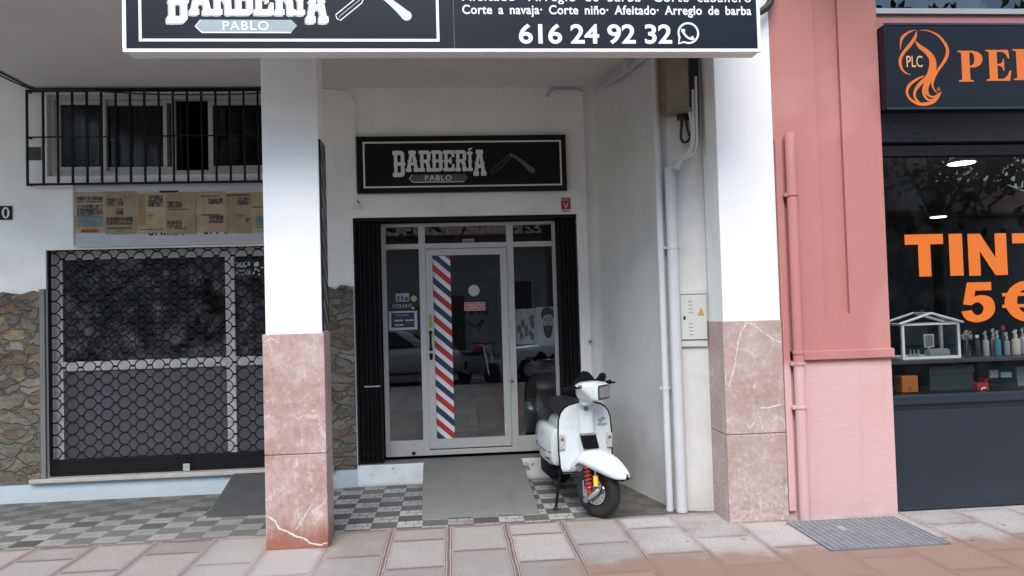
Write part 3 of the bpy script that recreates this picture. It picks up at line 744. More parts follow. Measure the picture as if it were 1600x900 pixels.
def ptext(nm, s, u0, u1, vb, vt, bold):
    xa, za = O(u0, vb); xb, _ = O(u1, vb); zb = O((u0+u1)/2, vt)[1]
    flat(mk, text_mesh(s, bold), xa, xb, za, zb, yp-.002)
ptext('', 'PLC', 150, 290, 478, 378, .0)
cxx, czz = O(430, 672)
rm = MB(); wline(rm, ellipse(cxx, czz, .011, .011)+[(cxx+.011, czz)], .004, yp-.002); part(rm, 'registered_mark', plain('pale_orange_ring', (.60, .24, .06), .5, var=.02), S3)
part(mk, 'logo_initials', plain('pale_orange_vinyl', (.80, .38, .14), .5, var=.02), S3)
SER = {  # serif capitals, unit height
 'P': [[(0,0),(.52,0),(.52,.035),(.40,.06),(.40,.46),(.58,.46),(.74,.52),(.83,.63),(.85,.74),(.82,.86),(.72,.95),(.55,1),(0,1),(0,.965),(.12,.93),(.12,.07),(0,.035)], [(.40,.52),(.40,.94),(.48,.94),(.55,.88),(.57,.74),(.55,.60),(.48,.53)]],
 'E': [[(0,0),(.82,0),(.88,.33),(.82,.33),(.74,.17),(.60,.065),(.40,.06),(.40,.49),(.50,.48),(.58,.42),(.60,.33),(.64,.33),(.64,.71),(.60,.71),(.58,.60),(.50,.55),(.40,.545),(.40,.94),(.58,.935),(.70,.87),(.78,.72),(.83,.72),(.80,1),(0,1),(0,.965),(.12,.93),(.12,.07),(0,.035)]],
 'L': [[(0,0),(.82,0),(.88,.36),(.82,.36),(.74,.17),(.60,.065),(.40,.06),(.40,.93),(.52,.965),(.52,1),(0,1),(0,.965),(.12,.93),(.12,.07),(0,.035)]],
}
lt = MB()
for ch, u0, hh in (('P', 608, 272), ('E', 850, 272), ('L', 1090, 272)):
    xa, za = O(u0, 606-(u0-608)*.030); s_ = O(u0, 334-(u0-608)*.03)[1]-za
    vf = loops_mesh([[(xa+a*s_*.98, za+b*s_) for a, b in lp] for lp in SER[ch]])
    lt._add([(v[0], yp-.002, v[1]) for v in vf[0]], vf[1])
part(lt, 'serif_lettering', M_orange, S3)
# vinyl letters on the window
yv = YG-.003
V1 = thing('window_lettering', 'large orange capital letters stuck on the dark shop window', 'lettering', (3.7, yv, 1.88))
def glyphs(parent, name, loops, u0, u1, vt, vb):
    x0, zb = W(u0, vb, yv); x1 = W(u1, vb, yv)[0]; zt = W((u0+u1)/2, vt, yv)[1]; zb = W((u0+u1)/2, vb, yv)[1]
    u0c = W(u0+(-6), 400, yv)[0]
    vf = loops_mesh(loops); flat(MB(), vf, 0, 1, 0, 1, 0)
    part(flat(MB(), vf, x0, x1, zb, zt, yv), name, M_orange, parent)
Tg = [[(.34,0),(.66,0),(.66,.76),(1,.76),(1,1),(0,1),(0,.76),(.34,.76)]]
Ig = [[(0,0),(1,0),(1,1),(0,1)]]
Ng = [[(0,0),(.30,0),(.30,.58),(.68,0),(1,0),(1,1),(.70,1),(.70,.42),(.32,1),(0,1)]]
for nm, g, u0, u1 in (('letter', Tg, 1422, 1482), ('letter', Ig, 1491, 1512), ('letter', Ng, 1520.5, 1581), ('letter', Tg, 1590, 1650)):
    glyphs(V1, nm, g, u0-6, u1-6, 366-(u0-1422)*.012, 432-(u0-1422)*.018)
V2 = thing('window_price', 'orange price of five euros stuck on the shop window below the big letters', 'lettering', (4.2, yv, 1.48))
five = [[(x, z) for x, z in [(.04,.28),(.0,.26)]]]
five = [spline([(0,.27),(.10,.09),(.28,.01),(.50,-.01),(.78,.06),(.97,.22),(1.0,.40),(.92,.58),(.74,.66),(.52,.67),(.40,.63)], 4)+[(.44,.79),(.92,.79),(.92,1),(.20,1),(.06,.45),(.30,.42)]+spline([(.30,.42),(.45,.49),(.58,.46),(.66,.34),(.58,.20),(.45,.17),(.36,.22),(.31,.30)], 4)]
glyphs(V2, 'digit', five, 1503, 1556, 441, 503.5)
el = spline([(.96,.96),(.80,1.0),(.55,.98),(.32,.84),(.20,.64),(.16,.50),(.20,.34),(.34,.14),(.56,.02),(.80,0),(.96,.04)], 4)
eu = el+[(.93,.27)]+spline([(.93,.27),(.78,.21),(.60,.24),(.50,.36),(.47,.50),(.50,.64),(.60,.76),(.78,.79),(.93,.73)], 4)
glyphs(V2, 'euro_sign', [eu], 1571, 1622, 439, 502.5)
e2 = MB()
for v in (462, 480):
    a, b = W(1566, v, yv), W(1606, v-6, yv); quad(e2, a[0], b[0], b[1]-.004, a[1]-.006, yv-.001)
part(e2, 'euro_bars', M_orange, V2)

# house number
yn = Yw-.012
n0, n1 = W(-22, 332, yn)[0], W(18.5, 332, yn)[0]; q0, q1 = W(5, 343.5, yn)[1], W(5, 321.5, yn)[1]
HN = thing('house_number', 'black house number plate with white digits on the white wall', 'number plate', (n1, Yw, q0))
part(MB().box(n0, n1, yn, Yw-.0008, q0, q1), 'plate', M_blackgloss, HN, bevel=.008, segs=3)
sd = MB()
x_ = n1-.021
lpO = [ellipse(x_-.035, (q0+q1)/2, .035, .054, 24), ellipse(x_-.035, (q0+q1)/2, .016, .042, 24)]
vf = loops_mesh(lpO); sd._add([(v[0], yn-.001, v[1]) for v in vf[0]], vf[1])
flat(sd, text_mesh('5', .01), x_-.155, x_-.090, (q0+q1)/2-.054, (q0+q1)/2+.054, yn-.001)
part(sd, 'digits', M_dimwhite, HN)

# red alarm notice
AN = thing('alarm_notice', 'small red alarm warning notice beside the right corner of the shop sign', 'sticker', (1.19, Yw, 2.7))
ya = Yw-.004
a0, a1 = W(877, 320, ya)[0], W(891.5, 320, ya)[0]; b0, b1 = W(884, 331.5, ya)[1], W(884, 309, ya)[1]
part(MB().box(a0, a1, ya, Yw-.0006, b0+.028, b1), 'red_plate', plain('red_plate', (.33, .03, .028), .5), AN)
part(MB().box(a0, a1, ya, Yw-.0006, b0, b0+.0278), 'white_plate', M_dimwhite, AN)
g = MB(); cx = (a0+a1)/2
wline(g, [(cx-.018, b1-.055), (cx-.012, b1-.08), (cx, b1-.09), (cx+.012, b1-.08), (cx+.018, b1-.055)], .009, ya-.001); wline(g, [(cx, b1-.088), (cx, b1-.108)], .012, ya-.001)
flat(g, text_mesh('ALARMA'), a0+.01, a1-.01, b1-.032, b1-.014, ya-.001)
part(g, 'pictogram', M_dimwhite, AN)
g2 = MB(); 
for i, zz in enumerate((.006, .016)): wline(g2, [(a0+.01, b0+zz), (a1-.01-.015*i, b0+zz)], .005, ya-.001)
part(g2, 'print', M_black, AN)

# ================================================================== BOARD WITH NEWSPAPERS
yB = Yw-.03
b0, bt = W(115, 289, yB); bb = W(115, 383.6, yB)[1]
BD = thing('advertising_board', 'pale grey advertising board above the roller shutter, half covered with newspaper', 'board', (b0, Yw, bb))
part(MB().box(b0, -1.28, yB, Yw-.001, bb, bt), 'panel', plain('board_grey_paint', (.40, .405, .44), .6, var=.06, scale=4), BD)
part(MB().box(b0-.008, -1.28, yB-.008, yB+.004, bb-.012, bb+.004).box(b0-.008, -1.28, yB-.008, yB+.004, bt-.002, bt+.012).box(b0-.008, b0+.004, yB-.008, yB+.004, bb+.0042, bt-.0022), 'edge_strip', M_whitealu, BD)
txt(BD, 'lettering', 'UNISEX', 231, 288, 367.8, 351, yB, yB-.001, M_black, .02)
txt(BD, 'lettering', '679 6', 318, 358, 366.2, 350, yB, yB-.001, M_black, .01)
a_, z_ = W(249, 299, yB), 0; c_ = W(279, 300, yB)
part(quad(MB(), a_[0], c_[0], c_[1]-.006, a_[1]+.006, yB-.0012), 'lettering', M_black, BD)
def m_news(i):
    rnd = random.Random(i); t = NT('newsprint'); x, y, z = t.xyz(); n = t.noise(3, 5); n2 = t.noise(30, 3)
    k = rnd.uniform(.8, 1.1); a = t.mix(n, tuple(q*k for q in (.31, .235, .145)), tuple(q*k for q in (.41, .325, .21)))
    lines = ((z*95).fract()).lt(.45)*t.step(t.noise(1, 2, .5, t.scaled((60, 1, 95))), .42, .5)
    blk = t.step(t.noise(7, 2, .4), .40, .5); colm = ((x*19).fract()).gt(.12); a = t.mix(lines*.30*blk*colm, a, (.10, .07, .05)); a = t.mix(blk*colm*.16, a, (.12, .085, .06)); t.col(a); t.rough(.9); t.bump(n+n2*.2, .3, .01); return t.m
M_news = [m_news(i) for i in range(4)]
def m_photo(c1, c2, c3, s):
    t = NT('newspaper_photo'); n = t.noise(s, 4, .7); t.col(t.ramp(n, [(.35, c1), (.5, c2), (.65, c3)])); t.rough(.9); return t.m
M_ph = [m_photo((.03, .028, .03), (.10, .08, .075), (.30, .24, .18), 22), m_photo((.04, .03, .03), (.09, .05, .045), (.27, .20, .15), 30)]
M_teal = m_photo((.10, .14, .13), (.14, .19, .18), (.20, .24, .22), 14)
M_ink = plain('newspaper_ink', (.05, .04, .035), .9); M_red = plain('red_ink', (.30, .055, .02), .9)
M_shade = plain('newspaper_tint', (.27, .18, .10), .9)
PX = lambda u, v: W(100+u/5, 280+v/5, yB)
pages = [
 (80, 325, 'cover page with a teal picture and red title', [('ph', 103, 305, 138, 165), ('ph', 103, 305, 172, 182), ('ph', 103, 305, 200, 290), ('teal', 103, 305, 292, 372), ('ink', 120, 240, 235, 240), ('red', 135, 272, 392, 414)]),
 (325, 562, 'page with a wide dark strip of photographs at the bottom', [('ph', 338, 465, 152, 207), ('ph', 408, 468, 228, 282), ('ph2', 336, 540, 298, 355), ('ink', 345, 535, 380, 386), ('ink', 400, 465, 402, 406), ('ink', 470, 540, 138, 141)]),
 (562, 800, 'page with a large pale portrait photograph at the top', [('shade', 578, 636, 122, 360), ('pho', 655, 775, 127, 215), ('ink', 650, 705, 285, 288), ('ink', 590, 780, 392, 394)]),
 (800, 1030, 'page with two small photographs stacked on its left', [('ph2', 808, 924, 174, 222), ('ph2', 808, 924, 325, 378), ('ink', 815, 980, 234, 238), ('ink', 860, 965, 384, 389), ('ink', 1025, 1029, 270, 385)]),
 (1030, 1265, 'page with photographs along its right edge', [('ph', 1128, 1244, 150, 193), ('ph2', 1135, 1248, 285, 342), ('ink', 1070, 1215, 130, 135), ('ink', 1072, 1220, 276, 282)]),
 (1265, 1462, 'page with one dark photograph under a headline', [('ph', 1355, 1444, 145, 200), ('ph2', 1420, 1450, 305, 335), ('ink', 1270, 1445, 122, 129), ('ink', 1340, 1415, 285, 290)]),
 (1462, 1640, 'page partly hidden behind the pillar', [('teal', 1500, 1560, 285, 365), ('ink', 1475, 1560, 215, 222), ('ink', 1500, 1560, 373, 378)]),
]
for i, (u0, u1, lb, pr) in enumerate(pages):
    y = yB-.002-.0025*(i % 2)
    xa, xb = PX(u0-4, 250)[0], PX(u1+4, 250)[0]; zt_, zb2 = PX(u0, 103)[1]+.008*math.sin(i*2.1), PX(u0, 428 if i < 4 else 420)[1]+.006*math.cos(i*3)
    nw = thing('newspaper', 'yellowed newspaper '+lb, 'newspaper', (xa, y, zb2), 'newspaper pages pasted on the grey board')
    rows = []
    for j in range(7):
        zz = zt_+(zb2-zt_)*j/6
        rows.append([(xa+(xb-xa)*k/8, y-.0015*abs(math.sin(k*1.3+i+j*.9)), zz+.003*math.sin(k*1.1+i)) for k in range(9)])
    part(MB().grid(rows, smooth=True), 'sheet', M_news[i % 4], nw, fix=False)
    for kd, a, b, c, d in pr:
        p0, p1 = PX(a, c), PX(b, d)
        part(quad(MB(), p0[0], p1[0], p1[1], p0[1], y-.0032-(.0004 if kd == 'ink' else 0)), 'printed_picture' if kd not in ('ink', 'red') else 'headline',
             {'ph': M_ph[0], 'ph2': M_ph[1], 'pho': M_ph[0], 'teal': M_teal, 'ink': M_ink, 'red': M_red, 'shade': M_shade}[kd], nw)
# ================================================================== WINDOW GRILLE, ROLLER SHUTTER, FOLDING GATES
yg = Yw-.075
gx0 = W(42.5, 215, yg)[0]; gz1 = W(200, 141.5, yg)[1]; gz0 = W(200, 286.3, yg)[1]; gzm = W(200, 213, yg)[1]
GR = thing('window_grille', 'black iron bar grille in front of the upper window', 'grille', (gx0, yg, gz0))
xe = -1.31
for nm, z, h in (('rail', gz1, .011), ('rail', gz0, .011), ('rail', gzm, .006)):
    part(MB().box(gx0-.008, xe, yg-.006, yg+.006, z-h, z+h), nm, M_black, GR)
pitch = (W(402, 215, yg)[0]-W(66, 215, yg)[0])/15.0
k = 0
for i in range(19):
    x = gx0 if i == 0 else gx0+.147+(i-1)*pitch
    if x > xe: break
    part(MB().box(x-.009, x+.009, yg-.009, yg+.009, gz0-.012, gz1+.012), 'bar', M_black, GR)
for z in (gz0, gzm, gz1): part(MB().box(gx0-.006, gx0+.006, yg, Yw+.01, z-.006, z+.006), 'wall_stay', M_black, GR)
BR = thing('air_vent', 'small brown ventilation plate on the wall behind the window grille', 'vent', (-3.95, Yw, 3.2))
q = (W(46, 240, Yw)[0], W(64.5, 240, Yw)[0], W(56, 250.5, Yw)[1], W(56, 230, Yw)[1])
part(MB().box(q[0], q[1], Yw-.01, Yw-.0005, q[2], q[3]), 'plate', plain('brown_plate', (.10, .075, .07), .7), BR)
mb = MB()
for i in range(6): mb.box(q[0]+.01, q[1]-.01, Yw-.014, Yw-.0101, q[2]+.012+i*.018, q[2]+.018+i*.018)
part(mb, 'louvre', plain('brown_plate_dark', (.06, .045, .04), .7), BR)

RS = thing('roller_shutter', 'closed black roller shutter of linked rings in front of the left shop window', 'roller shutter', (-2.5, Yw, .23))
ysr = Yw+.045
mb = MB(); zb0 = .392; rr = .0585; pit = .1615; rw = .117
nrow = int((2.40-zb0)/rw)+1
xs0 = W(84.5, 500, ysr)[0]
ncol = int((-1.23-xs0)/pit)+1
for r_ in range(nrow+1):
    zc = .4465+rw*r_
    for sgn in (1, -1):
        path = []
        for c in range(ncol):
            xc = xs0+c*pit
            st = 0
            for j in range(9):
                a = math.pi*(1-j/8)
                z = zc+sgn*max(.004, rr*math.sin(a)*.98); x = xc+rr*math.cos(a)
                if x < -3.882 or x > -1.225: continue
                path.append((x, ysr+sgn*.004, min(z, 2.402)))
        mb.tube(path, .0062, 5, cap=False)
part(mb, 'ring_lattice', M_black, RS, weld=False, fix=False)
part(MB().box(-3.882, -1.224, ysr-.015, ysr+.015, .235, .385).box(-3.882, -1.224, ysr-.022, ysr-.0152, .262, .278).box(-3.882, -1.224, ysr-.019, ysr-.0152, .355, .372), 'bottom_bar', M_black, RS, bevel=.003)
lx = W(293.5, 732, ysr)[0]
part(MB().box(lx-.032, lx+.032, ysr-.04, ysr-.0225, .228, .30), 'lock', plain('zinc', (.5, .5, .48), .4, .7), RS, bevel=.004)
part(MB().lathe([(.022, 0), (.022, .02)], (lx-.02, ysr-.024, .33), (0, 1, 0)).lathe([(.018, 0), (.018, .02)], (lx+.03, ysr-.024, .335), (0, 1, 0)), 'lock_case', M_black, RS)
part(MB().box(-3.884, -3.868, ysr-.02, ysr+.02, .386, 2.40), 'guide_rail', M_black, RS)

def folding_gate(x0, x1, lb):
    g = thing('folding_gate', lb, 'folding gate', (x0, 7.5, .25), 'folded steel gates at both sides of the entrance')
    n = int((x1-x0)/.021)
    for i in range(n):
        x = x0+(x1-x0)*(i+.5)/n
        part(MB().box(x-.0065, x+.0065, 7.475+.02*(i % 2), 7.53+.02*(i % 2), .235, 2.622), 'upright', M_black, g)
    for z in (.30, .93, 1.6, 2.3, 2.58): part(MB().box(x0+.004, x1-.004, 7.50, 7.515, z-.014, z+.014), 'scissor_link', M_black, g)
    part(MB().box(x0, x1, 7.478, 7.552, .2145, .2345), 'bottom_runner', M_black, g)
    part(MB().box(x0, x1, 7.565, 7.575, .236, 2.62), 'backing_plate', M_black, g)
    z = .98
    part(MB().box(x0+.07, x1-.02, 7.464, 7.4745, z-.006, z+.006), 'latch', M_alu, g) if x0 < 0 else None
folding_gate(-.955, -.71, 'folded black steel gate at the stone clad side of the entrance')
folding_gate(1.095, 1.29, 'folded black steel gate beside the portrait poster')
HR = thing('gate_rail', 'black sliding rail across the top of the shop entrance', 'rail', (0, 7.5, 2.63))
part(MB().box(-.960, 1.294, 7.46, 7.56, 2.625, 2.660), 'channel', M_black, HR)
# ================================================================== THINGS STUCK ON THE ENTRANCE GLASS
yd = YD+.0265                                            # just in front of the fixed panes
yl = YD+.0165                                            # just in front of the leaf's pane
BS = thing('barber_stripe', 'red white and navy diagonal barber stripe down the glass door', 'sticker', (-.09, yl, .41))
t = NT('barber_stripe_vinyl'); x, y, z = t.xyz()
vv = ((z*1.0+x*.90)/.262).fract(); nd = t.node('ShaderNodeValToRGB'); nd.color_ramp.interpolation = 'CONSTANT'; t.put(nd.inputs[0], vv)
e = nd.color_ramp.elements; e.new(.5); e.new(.7)
for el, (p, c) in zip(e, [(0, (.66, .66, .65)), (.22, (.40, .022, .028)), (.50, (.66, .66, .65)), (.72, (.016, .03, .075))]): el.position = p; el.color = (*c, 1)
t.col(V(t, nd.outputs[0])); t.rough(.4)
part(MB().box(-.186, -.004, yl-.0012, yl, .41, 2.276), 'strip', t.m, BS)
def sticker(name, lb, cat, u0, u1, v0, v1, mat, y=yd, extra=None, bev=0):
    a, b = W(u0, v1, y), W(u1, v0, y)
    s = thing(name, lb, cat, (a[0], y, a[1]))
    part(MB().box(a[0], b[0], y-.0014, y, a[1], b[1]), 'sheet', mat, s, bevel=bev)
    if extra: extra(s, a[0], b[0], a[1], b[1], y-.0022)
    return s
M_paper = plain('white_paper', (.42, .43, .43), .7, var=.04); M_pale = plain('pale_grey_print', (.30, .30, .29), .7, var=.1)
M_blueprint = plain('navy_print', (.015, .022, .055), .5, var=.1); M_yel = plain('yellow_sticker', (.42, .36, .16), .6, var=.08)
M_redp = plain('red_print', (.42, .06, .055), .5, var=.06); M_darkp = plain('dark_print', (.05, .05, .05), .6, var=.1)
def ex_hours(s, x0, x1, z0, z1, y):
    w, h = x1-x0, z1-z0
    part(quad(MB(), x0+.09*w, x1-.1*w, z0+.12*h, z1-.08*h, y), 'blue_field', M_blueprint, s)
    g = MB(); flat(g, text_mesh('Horario'), x0+.25*w, x0+.70*w, z1-.26*h, z1-.14*h, y-.0006)
    for (a, b, c) in ((.2, .36, .5), (.38, .5, .5), (.58, .72, .5), (.74, .86, .5), (.2, .36, .26), (.38, .5, .26)): quad(g, x0+a*w, x0+b*w, z0+(c-.04)*h, z0+(c+.04)*h, y-.0006)
    part(g, 'lettering', M_paper, s)
sticker('opening_hours', 'white sheet with a navy field of opening hours on the left glass', 'notice', 608, 651.5, 485.5, 516, M_paper, extra=ex_hours)
def ex_pict(s, x0, x1, z0, z1, y):
    w, h = x1-x0, z1-z0; g = MB()
    for c in (.2, .48): g._add([(q[0], y, q[1]) for q in ellipse(x0+c*w, z0+.5*h, .10*w, .2*h, 12)], [tuple(range(12))]); quad(g, x0+(c-.08)*w, x0+(c+.08)*w, z0+.1*h, z0+.3*h, y-.0004)
    g._add([(q[0], y, q[1]) for q in ellipse(x0+.8*w, z0+.12*h, .14*w, .45*h, 12, 0, math.pi)+[(x0+.66*w, z0+.12*h)]], [tuple(range(13))])
    part(g, 'pictogram', M_darkp, s)
sticker('pictogram_sticker', 'grey sticker with dark pictograms above the opening hours', 'sticker', 618.5, 639, 458, 471.5, M_pale, extra=ex_pict)
a = W(614, 481.5, yd); b = W(643.5, 474.5, yd)
HO = thing('hours_lettering', 'thin white letters reading HORARIO on the left glass', 'lettering', (a[0], yd, a[1]))
part(flat(MB(), text_mesh('HORARIO', 0, spacing=1.2), a[0], b[0], a[1], b[1], yd-.001), 'letters', M_paper, HO)
def disc(name, lb, u, v, r, mat, y, ring=None):
    x, z = W(u, v, y); s = thing(name, lb, 'sticker', (x, y, z))
    part(MB().lathe([(r, 0), (r, .0014)], (x, y-.0014, z), (0, 1, 0), 28), 'sheet', mat, s)
    if ring:
        g = MB(); wline(g, ellipse(x, z, r*.62, r*.62)+[(x+r*.62, z)], r*.16, y-.002); wline(g, [(x-r*.3, z), (x+r*.3, z)], r*.2, y-.002)
        part(g, 'print', ring, s)
disc('round_sticker', 'small round cream sticker beside the grey pictogram sticker', 646.5, 466.5, .031, M_yel, yd, M_pale)
disc('round_sticker', 'tiny pale dot sticker under the round cream sticker', 645.5, 481.5, .013, M_paper, yd)
disc('round_sticker', 'large plain white disc sticker on the glass door', 740.5, 454, .058, M_paper, yl)
def ex_closed(s, x0, x1, z0, z1, y):
    w, h = x1-x0, z1-z0; g = MB()
    flat(g, text_mesh('CERRADO', .012), x0+.07*w, x1-.07*w, z0+.2*h, z1-.2*h, y); part(g, 'lettering', M_paper, s)
    g = MB(); wline(g, [(x0+.02*w, z0+.06*h), (x1-.02*w, z0+.06*h), (x1-.02*w, z1-.06*h), (x0+.02*w, z1-.06*h), (x0+.02*w, z0+.06*h)], .006, y); part(g, 'border_line', M_paper, s)
sticker('closed_sign', 'red sign reading CERRADO on the glass door', 'sign', 725.5, 758.5, 471.5, 486, M_redp, yl, ex_closed)
ysy = YD-.0062
a, b = W(670, 513, ysy), W(676, 490, ysy)
YS = thing('door_sticker', 'narrow yellow sticker on the door frame above the handle', 'sticker', (a[0], ysy, a[1]))
part(MB().box(a[0], b[0], ysy-.001, ysy, a[1], b[1]), 'sheet', M_yel, YS)
g = MB()
for i in range(7): quad(g, a[0]+.006, b[0]-.012, a[1]+.015+i*.018, a[1]+.021+i*.018, ysy-.0016)
part(g, 'print', M_darkp, YS)
def ex_entry(s, x0, x1, z0, z1, y): part(flat(MB(), text_mesh('ENTRADA'), x0+.01, x1-.01, z0+.008, z1-.008, y), 'lettering', M_darkp, s)
sticker('entrance_label', 'small pale label on the glass strip over the door', 'sticker', 723, 741, 373, 378.5, M_pale, extra=ex_entry)
def ex_man(s, x0, x1, z0, z1, y):
    w, h = x1-x0, z1-z0; E = lambda cx, cz, rx, rz, **k: [(q[0], q[1]) for q in ellipse(x0+cx*w, z0+cz*h, rx*w, rz*h, 28, **k)]
    def pl(nm, pts, m, dy): part(MB()._add([(p[0], y-dy, p[1]) for p in pts], [tuple(range(len(pts)))]), nm, m, s)
    P_ = lambda pts: [(x0+a*w, z0+b*h) for a, b in spline(pts+[pts[0]], 5)[:-1]]
    skin = plain('printed_skin', (.20, .17, .155), .7, var=.1); hair = plain('printed_dark_hair', (.018, .018, .02), .7, var=.1)
    pl('printed_face', P_([(.30, .78), (.29, .60), (.33, .45), (.43, .34), (.55, .33), (.66, .44), (.70, .60), (.70, .78), (.5, .86)]), skin, 0)
    pl('printed_hair', P_([(.25, .66), (.22, .80), (.27, .93), (.42, .99), (.60, .98), (.74, .92), (.77, .80), (.73, .66), (.69, .76), (.60, .80), (.45, .79), (.33, .76)]), hair, .0004)
    pl('printed_beard', P_([(.29, .60), (.31, .42), (.36, .25), (.48, .17), (.60, .20), (.68, .34), (.71, .58), (.66, .50), (.58, .50), (.50, .515), (.42, .50), (.34, .50)]), hair, .0005)
    pl('printed_mouth', P_([(.44, .425), (.50, .415), (.57, .425), (.50, .40)]), skin, .0008)
    for c in (.40, .60): pl('printed_eye', P_([(c-.05, .635), (c, .65), (c+.05, .635), (c, .62)]), hair, .0006); pl('printed_eyebrow', P_([(c-.07, .68), (c, .70), (c+.07, .685), (c, .675)]), hair, .0006)
    pl('printed_nose', P_([(.47, .62), (.46, .53), (.50, .515), (.54, .53), (.52, .62)]), plain('printed_nose_tone', (.15, .125, .115), .7), .0003)
M_postergrey = plain('poster_grey', (.20, .225, .23), .6, var=.06, scale=3)
sticker('portrait_poster', 'grey poster with a portrait of a bearded man on the right glass', 'poster', 839, 873, 479, 539, M_postergrey, extra=ex_man)
def ex_clip(s, x0, x1, z0, z1, y):
    w, h = x1-x0, z1-z0; g = MB(); rr_ = random.Random(4)
    for i in range(11):
        cx, cz = x0+rr_.uniform(.12, .88)*w, z0+rr_.uniform(.15, .85)*h
        q = ellipse(cx, cz, rr_.uniform(.05, .12)*w, rr_.uniform(.06, .14)*h, 10); g._add([(a, y-.0003*i, b) for a, b in q], [tuple(range(10))])
    part(g, 'printed_shape', M_darkp, s)
sticker('picture_collage', 'pale sheet of dark and light pictures left of the portrait poster', 'poster', 806.5, 837, 482, 538, plain('pale_print', (.17, .19, .195), .6, var=.25, scale=14), extra=ex_clip)
# counter and chair inside
CT = thing('reception_counter', 'white reception counter standing inside behind the right glass', 'counter', (1.15, 8.6, .212))
part(MB().box(.93, 1.36, 8.35, 8.75, .213, .98), 'body', plain('white_laminate', (.5, .5, .48), .4), CT, bevel=.01); part(MB().box(.88, 1.37, 8.30, 8.80, .981, 1.02), 'top', M_whitevinyl, CT, bevel=.006)
BC = thing('barber_chair', 'dark barber chair standing inside behind the glass door', 'chair', (.25, 9.4, .212))
mb = MB().lathe([(.28, 0), (.28, .03), (.06, .05), (.05, .40)], (.25, 9.4, .213), n=24); part(mb, 'pedestal', M_alu, BC)
part(MB().box(-.02, .52, 9.15, 9.68, .615, .74), 'seat', M_black, BC, bevel=.04); part(MB().box(0, .5, 9.60, 9.74, .742, 1.35), 'backrest', M_black, BC, bevel=.04)
for s in (-1, 1): part(MB().box(.25+s*.28, .25+s*.34, 9.2, 9.6, .80, .86), 'armrest', M_black, BC, bevel=.02)
part(MB().box(.12, .38, 9.62, 9.72, 1.37, 1.55), 'headrest', M_black, BC, bevel=.03)
# exit sign in the left shop
ye = Yw+.1545
a, b = W(365.5, 434.5, ye), W(413, 404, ye)
EX = thing('exit_sign', 'dark green emergency exit sign with pale letters and arrow behind the shutter', 'sign', (a[0], ye, a[1]))
part(MB().box(a[0], b[0]+.10, ye-.003, ye, a[1], b[1]), 'plate', plain('dark_green_plate', (.012, .02, .016), .5), EX)
g = MB(); w, h = .30, b[1]-a[1]
flat(g, text_mesh('SALIDA', .02), a[0]+.015, a[0]+.165, a[1]+.57*h, a[1]+.87*h, ye-.004); flat(g, text_mesh('EMERGENCIA', .0), a[0]+.015, a[0]+.165, a[1]+.15*h, a[1]+.42*h, ye-.004)
part(g, 'lettering', M_dimwhite, EX)
g = MB(); u = a[0]+.20
quad(g, u, u+.045, a[1]+.6*h, a[1]+.86*h, ye-.004); wline(g, [(u-.01, a[1]+.15*h), (u+.015, a[1]+.5*h), (u+.045, a[1]+.35*h), (u+.05, a[1]+.12*h)], .014, ye-.004)
wline(g, [(u+.065, a[1]+.52*h), (u+.13, a[1]+.52*h)], .012, ye-.004); wline(g, [(u+.10, a[1]+.70*h), (u+.13, a[1]+.52*h), (u+.10, a[1]+.34*h)], .012, ye-.0045)
part(g, 'pictogram', M_dimwhite, EX)
# white counter inside the left shop
LC = thing('shop_counter', 'pale counter with stacked boxes inside the shuttered shop', 'counter', (-2.5, 8.6, .2))
part(MB().box(-3.5, -1.5, 8.5, 9.1, .2, 1.25), 'body', M_slate, LC, bevel=.01); part(MB().box(-3.55, -1.45, 8.45, 9.15, 1.251, 1.30), 'top', M_paper, LC, bevel=.005)
for i, (x, w, h) in enumerate(((-2.5, .5, .12), (-1.9, .35, .2))): part(MB().box(x-w/2, x+w/2, 8.6, 8.9, 1.302, 1.302+h), 'box', [M_paper, M_pale][i], LC, bevel=.008)

a = W(283, 563, 7.72); b = W(352, 543, 7.72)
PB = thing('cardboard_box', 'pale flat box close behind the glass of the shuttered shop', 'box', (a[0], 7.72, a[1]))
part(MB().box(a[0], b[0]+.25, 7.72, 7.95, a[1], b[1]), 'body', plain('pale_card', (.42, .46, .48), .6, var=.05), PB, bevel=.004); part(MB().box(a[0]+.01, b[0]+.24, 7.719, 7.7195, b[1]-.03, b[1]-.026), 'seam', M_pale, PB)
part(MB().box(a[0]-.4, b[0]+.30, 7.70, 8.0, a[1]-.03, a[1]-.002), 'shelf_board', M_pale, PB)
a = W(100, 560, 7.74); b = W(136, 522, 7.74)
PB2 = thing('cardboard_box', 'dull brown box at the left end behind the shutter', 'box', (a[0], 7.74, a[1]))
part(MB().box(a[0], b[0], 7.74, 7.95, a[1], b[1]-.02), 'body', plain('dull_card', (.20, .185, .165), .7, var=.1), PB2, bevel=.004); part(MB().box(a[0]-.004, b[0]+.004, 7.736, 7.954, b[1]-.0195, b[1]), 'lid', plain('dull_card_lid', (.28, .27, .25), .7, var=.1), PB2, bevel=.003)
